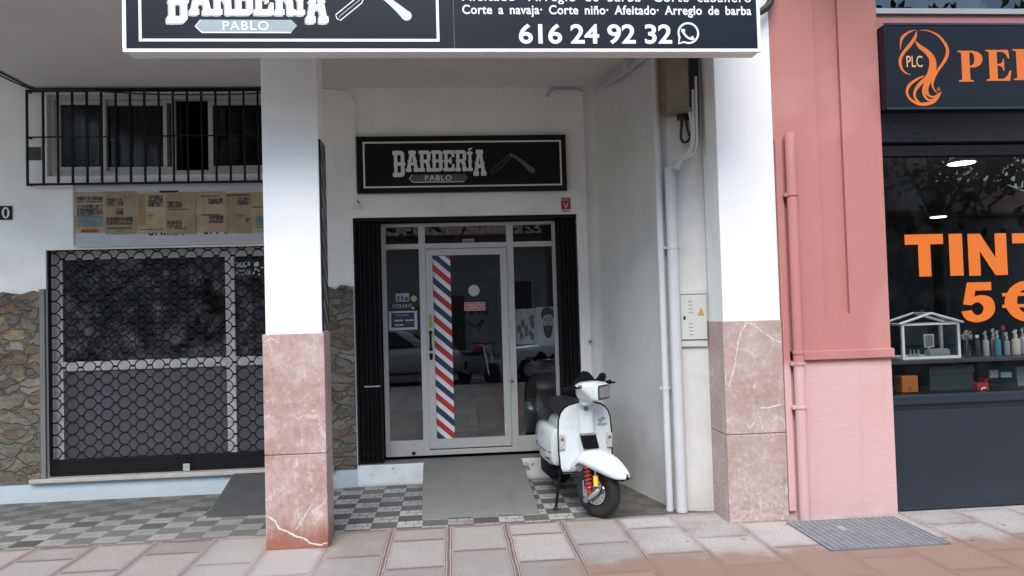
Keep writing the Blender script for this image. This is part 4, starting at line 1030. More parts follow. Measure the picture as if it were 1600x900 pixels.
# ================================================================== CABLES, PIPES, BOXES IN THE PORTICO
def cable(name, lb, cat, pts, r, mat, k=6, n=8, group=None, parts=None):
    o = MB().tube(spline(pts, k), r, n).build(name, mat); return tag(o, lb, cat, group)
M_cable = plain('black_cable', (.015, .015, .016), .6, var=.1); M_pvc = plain('white_pvc', (.54, .555, .56), .45, var=.05, scale=5)
M_conduit = plain('grey_conduit', (.50, .50, .48), .6, var=.1)
yc = Yw-.03
pw = lambda u, v, Y=yc: (W(u, v, Y)[0], Y, W(u, v, Y)[1])
cable('cable', 'upper black cable sagging along the ceiling to the window grille', 'cable', [pw(-60, 86), pw(0, 113), pw(30, 128), pw(56, 138.3), pw(110, 139.5), pw(200, 139.6), pw(330, 138), pw(430, 138)], .011, M_cable, group='black cables over the upper window')
cable('cable', 'lower black cable crossing in front of the upper window', 'cable', [pw(-60, 92, yc-.06), pw(0, 118, yc-.06), pw(28, 131, yc-.06), pw(60, 140.8, yc-.07), pw(130, 141, yc-.085), pw(180, 144.5, yc-.085), pw(260, 147.5, yc-.085), pw(360, 147.5, yc-.085), pw(430, 144, yc-.085)], .008, M_cable, group='black cables over the upper window')
def sw_(u, v, off=.034):                                 # point on the splayed side wall
    a = Vector((1.513, 7.30, 0)); d = Vector((.287, -1.20, 0)).normalized(); n = Vector((d.y, -d.x, 0)); a = a+n*off
    r = _ray(u, v); k = (a-CAMPOS).dot(n)/r.dot(n); p = CAMPOS+r*k; return tuple(p)
# white conduits bent on the back wall
def pc(u, v, Y): a = W(u, v, Y); return (a[0], Y, a[1])
yq = Yw-.016
cable('conduit', 'bent white conduit on the wall right of the shop sign', 'conduit', [pc(854, 151, yq), pc(860, 143, yq), pc(872, 140.5, yq), pc(900, 140.5, yq), pc(926, 142, yq), sw_(952, 126), sw_(975, 111), sw_(1003, 89), sw_(1015, 79)], .014, M_conduit, k=4)
cable('conduit', 'second white conduit running close under the bent one', 'conduit', [pc(926, 147, yq-.01), pc(934, 143, yq-.01), sw_(956, 128), sw_(978, 113), sw_(1006, 91), sw_(1018, 81)], .012, M_conduit, k=4)
cq = sw_(983, 105); cp = MB().box(cq[0]-.045, cq[0]+.03, cq[1]-.05, cq[1]+.05, cq[2]-.035, cq[2]+.035)
tag(cp.build('conduit_clip', M_conduit, bevel=.006), 'white clip holding the two bent conduits', 'clip')
cable('conduit', 'thin painted conduit running down the wall left of the shop sign', 'conduit', [pc(505, 139, yq), pc(520, 141, yq), pc(543, 144, yq), pc(549, 152, yq), pc(554, 165, yq), pc(554.6, 215, yq), pc(557, 314, yq)], .006, M_white, k=4)
JB = thing('junction_box', 'small white junction box left above the shop entrance', 'box', (-.92, Yw, 2.78))
j = W(557, 322, Yw)
part(MB().box(j[0]-.028, j[0]+.028, Yw-.03, Yw-.001, j[1]-.03, j[1]+.03), 'case', M_white, JB, bevel=.004); part(MB().tube([(j[0]+.03, Yw-.02, j[1]+.03), (j[0]+.012, Yw-.04, j[1]+.05)], .006, 6), 'cable_stub', M_cable, JB)
SK = thing('wall_socket', 'small white bell push on the wall above the scooter', 'switch', (1.39, Yw, 1.35))
j = W(922.5, 534, Yw-.01)
part(MB().box(j[0]-.024, j[0]+.024, Yw-.02, Yw-.001 + .02, j[1]-.026, j[1]+.026), 'plate', M_pvc, SK, bevel=.004); part(MB().box(j[0]-.010, j[0]+.010, Yw-.024, Yw-.0201, j[1]-.012, j[1]+.012), 'button', M_darkp, SK)
# tall pipes
def pipe(lb, x, y, r, z1, brs):
    p = thing('wall_pipe', lb, 'pipe', (x, y, 0), 'white pipes beside the right pillar')
    part(MB().lathe([(r*1.0, 0), (r, .02), (r, z1)], (x, y, .001), n=24), 'tube', M_pvc, p)
    mb = MB().lathe([(r*1.06, 0), (r*1.06, .03)], (x, y, .002), n=20); part(mb, 'foot', M_pvc, p)
    for z in brs: part(MB().lathe([(r*1.10, 0), (r*1.10, .022)], (x, y, z), n=24).box(x-r*1.5, x+r*1.5, y+r*.2, y+r+.02, z+.002, z+.020), 'bracket', M_pvc, p)
    return p
pipe('slim white pipe up to the soffit in the corner of the portico', 1.757, 6.055, .030, 3.955, (1.0, 2.6))
pipe('thick white pipe ending under the cable bundle', 1.845, 6.01, .046, W(1055, 262, 6.01)[1], (2.17,))
# old distribution box and cable bundle
Yq = 6.0
EB = thing('distribution_box', 'old brown electrical box hanging high beside the right pillar', 'electrical box', (1.9, Yq, 3.5))
e0, e1 = W(1041.5, 150, 5.86)[0], W(1077, 150, 5.86)[0]; ez = W(1060, 170.5, 5.86)[1]
M_brown = plain('brown_box_paint', (.20, .155, .10), .6, var=.2, scale=5)
part(MB().box(e0, e1, 5.86, 6.055, ez, 3.94), 'case', M_brown, EB, bevel=.006)
part(MB().box(e0-.008, e1+.008, 5.85, 6.04, ez-.018, ez-.001), 'base_flange', M_brown, EB, bevel=.003)
part(MB().box(e1+.002, e1+.05, 5.90, 6.04, ez+.05, 3.94), 'side_duct', plain('dark_brown_paint', (.05, .032, .022), .7, var=.2), EB)
g = MB()
for i in range(4): g.lathe([(.012, 0), (.012, .05)], (e0+.12+i*.028, 5.95, ez-.068), n=10)
part(g, 'cable_gland', M_cable, EB)
def pq(u, v, Y=5.93): a = W(u, v, Y); return (a[0], Y, a[1])
bund = [
 ('looping black cable under the brown electrical box', [(1065, 172), (1065, 195), (1064, 214), (1068, 222), (1076, 219), (1082, 206), (1085, 190)], .012, M_cable),
 ('straight black cable out of the brown electrical box', [(1070, 172), (1072, 190), (1075, 205), (1079, 215)], .011, M_cable),
 ('pale cable at the left of the bundle entering the thick pipe', [(1075.5, 168), (1080, 190), (1081, 215), (1077, 235), (1064, 246), (1055, 259), (1054.5, 264)], .012, M_conduit),
 ('pale cable in the middle of the bundle entering the thick pipe', [(1082, 140), (1083, 180), (1084, 212), (1080, 236), (1068, 247), (1058, 259), (1057, 264)], .012, M_conduit),
 ('pale cable bulging out at the right of the bundle', [(1087, 120), (1088, 170), (1089, 215), (1086, 236), (1078, 244), (1066, 250), (1060, 260), (1059.5, 265)], .012, M_conduit),
 ('black cable down the edge of the right pillar', [(1085, 70), (1086, 130), (1086.5, 175), (1086, 205), (1083, 222)], .014, M_cable),
 ('second black cable down the edge of the right pillar', [(1089, 70), (1089.5, 130), (1090, 185), (1089, 222), (1085, 238)], .013, M_cable),
 ('third black cable close behind the brown box', [(1081, 70), (1082, 120), (1084, 160), (1083, 195), (1080, 212)], .013, M_cable),
]
for i, (lb, pts, r, m) in enumerate(bund):
    cable('cable', lb, 'cable', [pq(u, v, (5.90 if m == M_conduit else 5.94)-.006*i) for u, v in pts], r, m, k=5, group='cables at the brown electrical box')
# cable loop at the end of the big sign
cable('cable', 'thick black cable loop behind the end of the long box sign', 'cable', [(2.10, 5.58, 3.96), (2.28, 5.56, 3.93), (2.45, 5.55, 3.97), (2.56, 5.56, 4.06), (2.60, 5.58, 4.25)], .028, M_cable)
# meter cabinet (set on the splayed wall)
c0 = Vector((1.885, 6.030, 0)); c1 = Vector((2.10, 5.962, 0)); dirv = (c1-c0).normalized(); nv = Vector((dirv.y, -dirv.x, 0))
MC = thing('meter_cabinet', 'pale grey meter cabinet with warning triangle between pipes and right pillar', 'cabinet', tuple(c0))
def onwall(mb, s0, s1, z0, z1, d0_, d1_, nm, mat, bevel=0):
    vs = [tuple(c0+dirv*v[0]+nv*v[1]+Vector((0, 0, v[2]))) for v in mb.v] if mb else None
    b = MB().box(s0, s1, d0_, d1_, z0, z1); b.v = [tuple(c0+dirv*v[0]+nv*v[1]+Vector((0, 0, v[2]))) for v in b.v]
    return part(b, nm, mat, MC, bevel=bevel)
M_cab = plain('cabinet_grey', (.52, .525, .50), .5, var=.05, scale=6)
mz0, mz1 = W(1088, 541.5, 5.98)[1], W(1088, 452, 5.98)[1]
onwall(None, .004, .222, mz0, mz1, .0005, .018, 'frame', M_cab, .004)
onwall(None, .018, .221, mz0+.06, mz1-.045, .0185, .026, 'door', M_cab, .003)
onwall(None, .018, .221, mz1-.0445, mz1-.038, .0185, .0215, 'door_gap', M_darkp)
onwall(None, .018, .221, mz0+.052, mz0+.058, .0185, .0215, 'door_gap', M_darkp)
onwall(None, .036, .052, (mz0+mz1)/2-.012, (mz0+mz1)/2+.018, .0265, .031, 'lock', M_black, .003)
for zz in (mz1-.10, mz0+.10):
    for k in range(4): onwall(None, .078, .112, zz-k*.030*(1 if zz > 1.5 else -1)-.005, zz-k*.030*(1 if zz > 1.5 else -1)+.005, .0262, .0268, 'vent', M_pale)
tri = MB()._add([tuple(c0+dirv*s+nv*.0272+Vector((0, 0, z))) for s, z in ((.15, mz0+.255), (.205, mz0+.255), (.178, mz0+.325))], [(0, 1, 2)])
part(tri, 'warning_triangle', plain('ochre_print', (.45, .27, .04), .5), MC)

# ================================================================== RAMPS
RP = MB().prism([(6.165, .002), (7.425, .211), (7.427, .002)], 'x', -.292, .683)
t = NT('ramp_covering'); x, y, z = t.xyz(); n = t.noise(5, 6, .65); n2 = t.noise(60, 3); ft = t.noise(11, 5, .7)
a = t.mix(n, (.125, .122, .112), (.185, .18, .168)); a = t.mix(t.step(y+ft*.35, 6.55, 6.3)*.35, a, (.24, .235, .22)); a = t.mix(t.step(t.noise(1, 3, .6, t.scaled((7, .7, 1))), .55, .7)*.3, a, (.10, .098, .09))
t.col(a); t.rough(.75); t.bump(n2*.4+n*.2, .25, .004)
o = RP.build('entrance_ramp', t.m, bevel=.004); tag(o, 'wide grey ramp sloping up to the glass entrance door', 'ramp')
for v in o.data.vertices:
    if v.co.z > .1: v.co.x += -.028 if v.co.x < .2 else -.026
RP2 = MB().prism([(6.57, .002), (7.385, .20), (7.387, .002)], 'x', -2.142, -1.27)
o = RP2.build('shop_ramp', plain('dark_rubber', (.052, .055, .056), .8, var=.18, bump=.2, scale=7), bevel=.004); tag(o, 'dark rubber ramp leading to the closed roller shutter', 'ramp')

# ================================================================== PINK SIDE DETAILS
DP = thing('drain_pipe', 'pink painted drain pipe down the pink pier', 'pipe', (2.688, 5.60, 0))
part(MB().lathe([(.041, 0), (.041, 1.29), (.046, 1.292), (.046, 1.31), (.040, 1.312), (.040, 3.02), (.036, 3.03)], (2.690, 5.592, .001), n=24), 'tube', M_pink, DP)
for z in (.866, 1.205, 2.53): part(MB().lathe([(.0475, 0), (.0475, .022)], (2.690, 5.592, z), n=24).box(2.628, 2.752, 5.592, 5.638, z+.002, z+.02).box(2.622, 2.652, 5.575, 5.638, z-.004, z+.026), 'clamp', M_pink, DP, bevel=.003)
D2 = thing('corner_strip', 'narrow pink strip in the joint between pillar and pink pier', 'strip', (2.61, 5.63, 0))
part(MB().box(2.581, 2.634, 5.612, 5.6395, .07, 3.0), 'board', M_pink, D2, bevel=.006)
# access cover
AC = thing('access_cover', 'grey metal access cover with raised grid set in the sidewalk', 'cover', (2.95, 5.21, 0))
gx = [(2.546, 5.536), (3.394, 5.54), (3.334, 4.885), (2.518, 4.90)]
M_cov = plain('cast_cover', (.175, .18, .185), .7, .1, var=.2, scale=12); M_covl = plain('worn_cast_edge', (.34, .34, .335), .7, .0, var=.15, scale=12)
part(MB().prism([(2.53, 5.54), (3.37, 5.54), (3.37, 4.89), (2.53, 4.89)], 'z', .001, .006), 'plate', M_covl, AC)
part(frame_rect(MB(), 2.525, 3.375, 4.885, 5.545, .0012, .010, .012).v and MB().box(2.525, 3.375, 5.541, 5.551, .001, .011).box(2.525, 3.375, 4.879, 4.889, .001, .011).box(2.519, 2.529, 4.879, 5.551, .001, .011).box(3.371, 3.381, 4.879, 5.551, .001, .011), 'frame', M_cov, AC)
mb = MB(); rr_ = random.Random(2)
nx, ny = 17, 13
for i in range(nx):
    for j in range(ny):
        x = 2.54+(i+.5)*.82/nx; y = 4.90+(j+.5)*.63/ny; sx_, sy_ = ((.017, .0185) if (i+j) % 2 else (.0185, .016))
        if 5 <= i <= 6 and 8 <= j <= 9 and rr_.random() < .7: continue
        mb.box(x-sx_, x+sx_, y-sy_, y+sy_, .0062, .0095)
part(mb, 'raised_grid', M_cov, AC, weld=False, fix=False)
# ================================================================== SCOOTER
SC = thing('scooter', 'white motor scooter parked facing the street in the portico', 'scooter', (1.145, 5.975, 0))
SC.rotation_euler = (0, 0, R(4))
t = NT('white_scooter_paint'); n = t.noise(8, 6, .7); n2 = t.noise(30, 5, .7); x, y, z = t.xyz()
t.col(t.mix(t.step(z+n*.25, .62, .38)*t.step(n2, .42, .62)*.35, (.64, .68, .685), (.33, .32, .30))); t.rough(t.math('MULTIPLY_ADD', n2, .25, .08, clamp=True)); t.set(Coat_Weight=.5); M_sw = t.m
M_rub = plain('tyre_rubber', (.012, .012, .013), .75, 0, var=.2, bump=.2, scale=20)
M_dk = plain('black_plastic', (.0035, .0035, .004), .6, 0, var=.1, Specular_IOR_Level=.15)
M_seat = plain('black_vinyl_seat', (.018, .018, .02), .45, 0, var=.15, bump=.2, scale=30)
M_chr = plain('polished_metal', (.62, .62, .62), .22, .9, var=.05)
M_red = plain('red_spring_paint', (.36, .02, .02), .35, 0, var=.1); M_ylw = plain('yellow_paint', (.75, .58, .05), .4, 0, var=.08)
M_gun = plain('grey_cast_metal', (.20, .21, .22), .5, .5, var=.15)
M_lens = plain('clear_lens', (.52, .52, .50), .12, .25, var=.25, scale=60)
M_hl = plain('headlamp_reflector', (.26, .24, .23), .10, .6, var=.3, scale=30)
M_emb = plain('badge_grey', (.16, .17, .18), .4, .3, var=.05)
BODY = Matrix.Translation((-.03, 0, 0))
ST = Matrix.Translation((0, .0, 0)) @ Matrix.Rotation(R(37), 4, 'Z')     # front wheel and handlebar turned
def sp(mb, name, mat, parent=SC, m=BODY, **k):
    return mb.build(name, mat, parent, xf=m, **k)
def ring(cx, cz, hx, hz, p=2.5, n=28):
    out = []
    for i in range(n):
        a = 2*math.pi*i/n; c, s = math.cos(a), math.sin(a)
        out.append((cx+hx*math.copysign(abs(c)**(2/p), c), cz+hz*math.copysign(abs(s)**(2/p), s)))
    return out
def loft(secs, axis='y', n=28):                           # (pos, c1, c2, h1, h2, p) -> closed loft
    mb = MB(); rows = []
    for (t, a, b, h1, h2, p) in secs:
        r = ring(a, b, h1, h2, p, n); rows.append([(q[0], t, q[1]) if axis == 'y' else (t, q[0], q[1]) if axis == 'x' else (q[0], q[1], t) for q in r])
    mb.grid(rows, closed=True)
    for r in (rows[0], rows[-1]): mb._add(r, [tuple(range(n))], smooth=True)
    return mb
def wheel(m, y, zc, nm):
    w = sp(MB().lathe([(.165+.05*math.sin(a)*1.0, .046*math.cos(a)) for a in [math.pi*(-.22+1.44*i/18) for i in range(19)]][::-1], (0, y, zc), (1, 0, 0), 48), nm, M_rub, m=m)
    # tread grooves
    g = MB()
    for k in (-.018, 0, .018):
        pass
    sp(MB().lathe([(.05, -.028), (.128, -.034), (.138, -.03), (.138, .03), (.128, .034), (.05, .028)], (0, y, zc), (1, 0, 0), 36), 'rim', M_dk, w, m)
    return w
fw = wheel(ST, 0, .215, 'front_wheel')
sp(MB().lathe([(.066, -.048), (.106, -.048), (.106, -.044), (.066, -.044)], (0, 0, .215), (1, 0, 0), 36), 'brake_disc', M_chr, fw, ST)
g = MB()
for i in range(14):
    a = 2*math.pi*i/14; g.lathe([(.0055, -.0488), (.0055, -.0482)], (0, .088*math.cos(a), .215+.088*math.sin(a)), (1, 0, 0), 8)
sp(g, 'disc_holes', M_dk, fw, ST)
sp(MB().lathe([(.05, -.07), (.055, -.05), (.03, .06)], (0, 0, .215), (1, 0, 0), 20), 'hub', M_gun, fw, ST)
# front suspension on the side that shows
sp(MB().tube([(-.085, .05, .150), (-.085, .03, .165), (-.085, -.06, .235), (-.08, -.075, .255)], [.018, .023, .022, .018], 14), 'swing_arm', M_chr, m=ST)
sp(MB().lathe([(.024, 0), (.024, .05)], (-.115, .042, .155), (1, 0, 0), 16), 'pivot_bolt', M_gun, m=ST)
sh = sp(MB().tube([(-.085, .02, .185), (-.078, .045, .46)], .013, 10), 'shock_absorber', M_gun, m=ST)
hp = [(-.0835+.007*t/72+.027*math.cos(t*2*math.pi/12), .025+.016*t/72+.027*math.sin(t*2*math.pi/12), .235+.19*t/72) for t in range(73)]
sp(MB().tube(hp, .0085, 7), 'spring', M_red, sh, ST)
sp(MB().tube([(-.084, .022, .205), (-.083, .026, .275)], .022, 12), 'spring_cup', M_red, sh, ST)
sp(MB().tube([(-.09, -.052, .275), (-.088, -.048, .355)], .021, 14), 'damper_reservoir', M_ylw, m=ST)
sp(MB().tube([(-.088, -.048, .355), (-.086, -.042, .41)], .008, 8), 'damper_rod', M_chr, m=ST)
sp(MB().tube(spline([(-.07, -.085, .42), (-.075, -.10, .33), (-.08, -.10, .26), (-.075, -.05, .20)], 6), .006, 7), 'brake_hose', M_dk, m=ST)
sp(MB().box(-.082, -.05, .05, .095, .17, .25).box(-.09, -.06, .075, .09, .2, .30), 'brake_caliper', M_chr, m=ST, bevel=.005)
sp(MB().tube([(-.055, .0, .50), (-.05, .02, .35)], .03, 10), 'fork_leg', M_dk, m=ST)
# mudguard
prof = [(-.295, .368, .350, .022), (-.278, .398, .350, .055), (-.235, .442, .352, .078), (-.17, .494, .368, .095), (-.09, .528, .392, .104), (0, .543, .415, .108), (.07, .536, .436, .108), (.12, .515, .436, .106), (.17, .472, .392, .100), (.21, .425, .368, .090), (.238, .380, .352, .065)]
rows = []
for (y, zt_, zb2, w) in spline(prof, 3):
    rows.append([(w*math.copysign(abs(math.cos(a))**.75, math.cos(a)), y+.0*a, zb2+(zt_-zb2)*abs(math.sin(a))**.8) for a in [math.pi*i/20 for i in range(21)]])
mg = sp(MB().grid(rows), 'mudguard', M_sw, m=ST, solid=.006)
sp(MB().tube([(0, -.290, .362), (0, -.262, .378)], [.018, .026], 10).box(-.06, .06, -.288, -.232, .338, .347), 'mudguard_tip', M_dk, m=ST)
sp(MB().lathe([(.006, 0), (.006, .004)], (-.104, .02, .45), (-1, 0, 0), 10), 'mudguard_bolt', M_gun, m=ST)
# leg shield
def hw(z):
    pts = [(.315, .205), (.36, .222), (.5, .230), (.66, .230), (.76, .224), (.82, .205), (.86, .175), (.885, .135), (.900, .08), (.906, .0)]
    for (a, b), (c, d) in zip(pts, pts[1:]):
        if a <= z <= c: return b+(d-b)*((z-a)/(c-a))
    return pts[0][1] if z < .315 else 0
def shy(x, z): 
    b = math.exp(-(abs(x)/.066)**9)*(.045+.03*max(0, (.75-z)))
    return .215+.9*x*x-b+.03*(z-.6)
zs = [.315, .36, .42, .5, .58, .66, .72, .76, .79, .82, .84, .86, .873, .885, .893, .900, .9045]
rows = [[(hw(z)*u, shy(hw(z)*u, z), z) for u in [(-1+2*i/40) for i in range(41)]] for z in zs]
sp(MB().grid(rows), 'leg_shield', M_sw, solid=.006)
out = [(-hw(z), shy(hw(z), z)+.002, z) for z in zs]+[(hw(z), shy(hw(z), z)+.002, z) for z in zs[::-1]]
sp(MB().tube(out, .0085, 8), 'edge_trim', M_dk)
sp(loft([(.31, 0, .30, .205, .012, 4), (.40, 0, .275, .20, .012, 4), (.70, 0, .27, .19, .012, 4)]), 'floorboard', M_dk)
sp(loft([(.24, 0, .58, .055, .31, 3), (.30, 0, .50, .06, .24, 3), (.36, 0, .33, .07, .07, 3), (.70, 0, .32, .08, .07, 3)]), 'centre_tunnel', M_sw)
for s in (-1, 1):
    xx = s*.205
    i_ = sp(MB().box(xx-.026, xx+.024, shy(.2, .58)-.026, shy(.2, .58)+.012, .515, .640), 'indicator', M_lens, bevel=.008, segs=3)
    sp(MB().lathe([(.014, 0), (.014, .004)], (xx, shy(.2, .58)-.0275, .60), (0, 1, 0), 12), 'bulb', M_hl, i_)
hc = MB().prism([(-.070, .645), (.058, .645), (.082, .532), (-.046, .532)], 'y', .105, .17)
sp(hc, 'horn_cover', M_dk, bevel=.008); sp(MB().prism([(-.072, .654), (.060, .654), (.060, .6455), (-.072, .6455)], 'y', .103, .17), 'horn_cover_edge', M_gun, bevel=.002)
sp(MB().lathe([(.020, 0), (.018, -.006), (.004, -.010)], (-.006, shy(0, .86)-.004, .855), (0, 1, 0), 18), 'shield_badge', M_gun)
def decal(vfs, nm, mat):
    for vs, fs in vfs: part_ = MB()._add([(v[0], shy(v[0], v[2])-.0048, v[2]) for v in vs], fs); sp(part_, nm, mat)
q = MB(); wline(q, [(.105, .742), (.16, .772)], .010, 0); wline(q, [(.118, .728), (.178, .762)], .010, 0); decal([(q.v, q.f)], 'emblem', M_emb)
vs, fs = text_mesh('vespa', .01); q = MB(); flat(q, (vs, fs), .098, .190, .690, .722, 0); decal([(q.v, q.f)], 'script', M_emb)
vs, fs = text_mesh('p 125 x', 0); q = MB(); flat(q, (vs, fs), -.17, -.075, .690, .705, 0); decal([(q.v, q.f)], 'script', plain('faint_badge_grey', (.42, .44, .44), .4))
for s in (-1, 1):
    sp(MB().tube([(s*.066, shy(s*.066, z)-.0035, z) for z in (.66, .70, .75, .80, .85, .89)], .0018, 5), 'panel_seam', M_emb)
sp(MB().tube([(hw(.325)*u, shy(hw(.325)*u, .325)-.004, .325) for u in [(-1+i/10) for i in range(21)]], .006, 6), 'bottom_trim', M_dk)
# head set, turned with the wheel
HS = Matrix.Rotation(R(41), 4, 'Z'); HS = Matrix.Translation((-.02, .14, 0)) @ HS
def hs(mb, name, mat, parent=SC, **k): return sp(mb, name, mat, parent, HS, **k)
secs = [(-.185, .0, 1.052, .020, .018, 2.4), (-.15, .0, 1.050, .032, .026, 2.6), (-.115, -.006, 1.040, .055, .042, 3), (-.085, -.015, 1.020, .085, .068, 3.6), (-.06, -.022, 1.012, .100, .078, 4), (0, -.026, 1.012, .106, .082, 4), (.06, -.022, 1.012, .100, .078, 4), (.085, -.015, 1.020, .085, .068, 3.6), (.115, -.006, 1.040, .055, .042, 3), (.15, .0, 1.050, .032, .026, 2.6), (.185, .0, 1.052, .020, .018, 2.4)]
hd = hs(loft(secs, 'x'), 'headset', M_sw)
hs(loft([(.895, 0, .03, .058, .058, 2), (.93, 0, .022, .055, .062, 2), (.97, 0, .0, .075, .085, 2.5), (1.0, 0, -.01, .085, .095, 3)], 'z'), 'headset_neck', M_sw, hd)
hl = hs(loft([(-.155, 0, 1.005, .070, .048, 6), (-.150, 0, 1.005, .088, .064, 6), (-.12, 0, 1.01, .095, .074, 6), (-.08, 0, 1.012, .090, .076, 5)], 'y'), 'headlight', M_sw)
hs(loft([(-.1565, 0, 1.005, .081, .058, 7), (-.150, 0, 1.005, .083, .060, 7)], 'y'), 'headlight_gasket', M_dk, hl)
hs(loft([(-.160, 0, 1.005, .066, .045, 7), (-.1575, 0, 1.005, .074, .052, 7), (-.150, 0, 1.005, .076, .053, 7)], 'y'), 'headlight_lens', M_hl, hl)
gq = MB()
for i in range(9): gq.box(-.064+i*.016-.0012, -.064+i*.016+.0012, -.1618, -.1602, .965, 1.045)
hs(gq, 'lens_ribs', M_lens, hl)
for s in (-1, 1):
    gp = hs(MB().lathe([(.014, .175), (.017, .19), (.019, .215), (.0175, .23), (.0175, .31), (.020, .325), (.020, .335), (.012, .34)], (0, 0, 1.052), (s, 0, 0), 16), 'handlebar_grip', M_dk)
    hs(MB().tube(spline([(s*.15, -.03, 1.05), (s*.20, -.052, 1.056), (s*.26, -.060, 1.056), (s*.32, -.055, 1.052)], 4), [.008]*12+[.010], 8), 'brake_lever', M_dk, gp)
    hs(MB().box(s*.125, s*.178, -.036, -.006, 1.032, 1.072), 'switch_box', M_chr, gp, bevel=.006)
    hs(MB().box(s*.135, s*.166, -.0372, -.036, 1.046, 1.062), 'switch_face', M_dk, gp)
vp = spline([(-.135, 1.085), (-.10, 1.112), (-.062, 1.150), (-.028, 1.173), (.0, 1.166), (.03, 1.136), (.055, 1.106), (.08, 1.099), (.103, 1.116), (.122, 1.142), (.143, 1.150), (.158, 1.135), (.156, 1.105), (.136, 1.076), (.10, 1.068)], 4)+[(-.13, 1.060)]
sp(MB().prism(vp, 'y', -.015, .04), 'rolled_flyscreen', M_dk, m=Matrix.Translation((-.02, .13, 0)) @ Matrix.Rotation(R(10), 4, 'Z'), bevel=.014, segs=3)
# rear body
sp(loft([(.56, 0, .50, .05, .17, 3), (.62, 0, .52, .11, .19, 3), (.8, 0, .52, .14, .20, 3), (1.1, 0, .53, .15, .19, 3), (1.35, 0, .50, .12, .16, 2.6), (1.47, 0, .44, .06, .09, 2.4)]), 'rear_body', M_sw)
for s in (-1, 1):
    c = sp(loft([(.54, s*.160, .47, .03, .11, 3.2), (.565, s*.175, .475, .058, .160, 3.4), (.66, s*.188, .475, .074, .172, 3.2), (.90, s*.200, .48, .080, .172, 3.0), (1.15, s*.19, .485, .075, .150, 2.8), (1.34, s*.16, .49, .05, .09, 2.4), (1.40, s*.14, .49, .01, .03, 2)]), 'side_cowl', M_sw)
    pth = [(s*.236, .575, .43), (s*.262, .68, .43), (s*.279, .9, .435), (s*.264, 1.15, .44)]
    sp(MB().tube(pth, .004, 6), 'cowl_trim', M_dk, c)
    if s < 0:
        from mathutils.bvhtree import BVHTree
        bv = BVHTree.FromPolygons([v.co for v in c.data.vertices], [list(p.vertices) for p in c.data.polygons])
        q = MB(); flat(q, text_mesh('vespa', .02), .60, .69, .352, .380, 0); out_ = []
        for v in q.v:
            h = bv.ray_cast(Vector((-.8, 1.29-v[0], v[2])), Vector((1, 0, 0)))[0]
            out_.append((h.x-.0025 if h else -.29, 1.29-v[0], v[2]))
        MB()._add(out_, q.f).build('cowl_script', M_dk, c)
sp(loft([(.50, 0, .77, .07, .03, 2.6), (.54, 0, .775, .12, .065, 3), (.70, 0, .775, .140, .075, 3), (1.0, 0, .785, .138, .072, 3), (1.2, 0, .79, .125, .065, 3), (1.26, 0, .79, .08, .035, 2.6)]), 'seat', M_seat)
sp(loft([(.62, -.10, .27, .05, .06, 4), (.70, -.13, .25, .10, .09, 4), (1.05, -.13, .25, .11, .10, 4), (1.2, -.11, .24, .07, .08, 4)]), 'engine', M_dk)
rw_ = wheel(Matrix.Translation((-.03, 0, 0)), 1.235, .225, 'rear_wheel')
sp(MB().tube([(-.05, .45, .205), (.17, .47, .205)], .03, 12).tube([(.12, .5, .2), (.12, .85, .17)], .035, 12), 'exhaust', M_gun)
ss = sp(MB().tube([(-.175, .40, .40), (-.215, .33, .26), (-.262, .295, .03)], [.014, .013, .012], 10), 'side_stand', M_dk)
sp(MB().lathe([(.013, .0), (.022, .0), (.022, .012), (.013, .03)], (-.266, .294, .001), n=14), 'stand_foot', M_rub, ss)
sp(MB().box(-.11, .11, 1.46, 1.49, .36, .52), 'number_plate', M_paper)
sp(MB().lathe([(.03, 0), (.035, .02), (.03, .05)], (0, 1.45, .55), (0, 1, 0), 18), 'tail_light', M_red)

# ================================================================== SHOP WINDOW DISPLAY OF THE HAIR SHOP
YI = 6.02                                                 # middle of the display shelf
zs_ = W(1500, 557.5, YI)[1]
SH = thing('display_shelf', 'dark display shelf behind the shop window carrying bottles', 'shelf', (3.5, YI, zs_-.03))
part(MB().box(3.484, 7.0, 5.84, 6.30, zs_-.03, zs_), 'board', plain('dark_shelf_wood', (.05, .05, .048), .45, var=.15), SH, bevel=.003)
part(MB().box(3.484, 3.51, 5.86, 6.28, .802, zs_-.031), 'side_panel', M_dk, SH)
part(MB().box(3.484, 7.0, 6.27, 6.30, .802, zs_-.031), 'back_panel', M_dk, SH)
LL = thing('lower_board', 'dark board on which the orange box and the crate stand', 'shelf', (3.5, 6.0, .90))
part(MB().box(3.484, 7.0, 5.83, 6.268, .86, .915), 'board', M_dk, LL)
# white glazed display house
yq0 = 5.90
def wp(u, v, Y): a = W(u, v, Y); return Vector((a[0], Y, a[1]))
GH = thing('display_house', 'small white glazed house-shaped display case on the shelf', 'display case', tuple(wp(1455, 559, yq0)))
M_wf = plain('white_lacquer', (.72, .74, .73), .4, var=.03)
x0_, x1_ = wp(1410, 540, yq0).x, wp(1501, 540, yq0).x; zb_, ze_ = zs_+.002, wp(1455, 505.5, yq0).z; zr_ = wp(1448, 489.5, yq0).z+.0; xm_ = (x0_+x1_)/2; yb0, yb1 = yq0, yq0+.22
fr = MB(); w = .022
for y in (yb0, yb1):
    fr.box(x0_, x1_, y, y+w, zb_, zb_+.022); fr.box(x0_, x1_, y, y+w, ze_-.012, ze_); fr.box(x0_, x0_+w, y, y+w, zb_+.022, ze_-.012); fr.box(x1_-w, x1_, y, y+w, zb_+.022, ze_-.012)
fr.box(x0_, x0_+w, yb0+w, yb1, zb_, zb_+.018); fr.box(x1_-w, x1_, yb0+w, yb1, zb_, zb_+.018)
fr.box(x0_, x0_+w, yb0+w, yb1, ze_-.012, ze_); fr.box(x1_-w, x1_, yb0+w, yb1, ze_-.012, ze_)
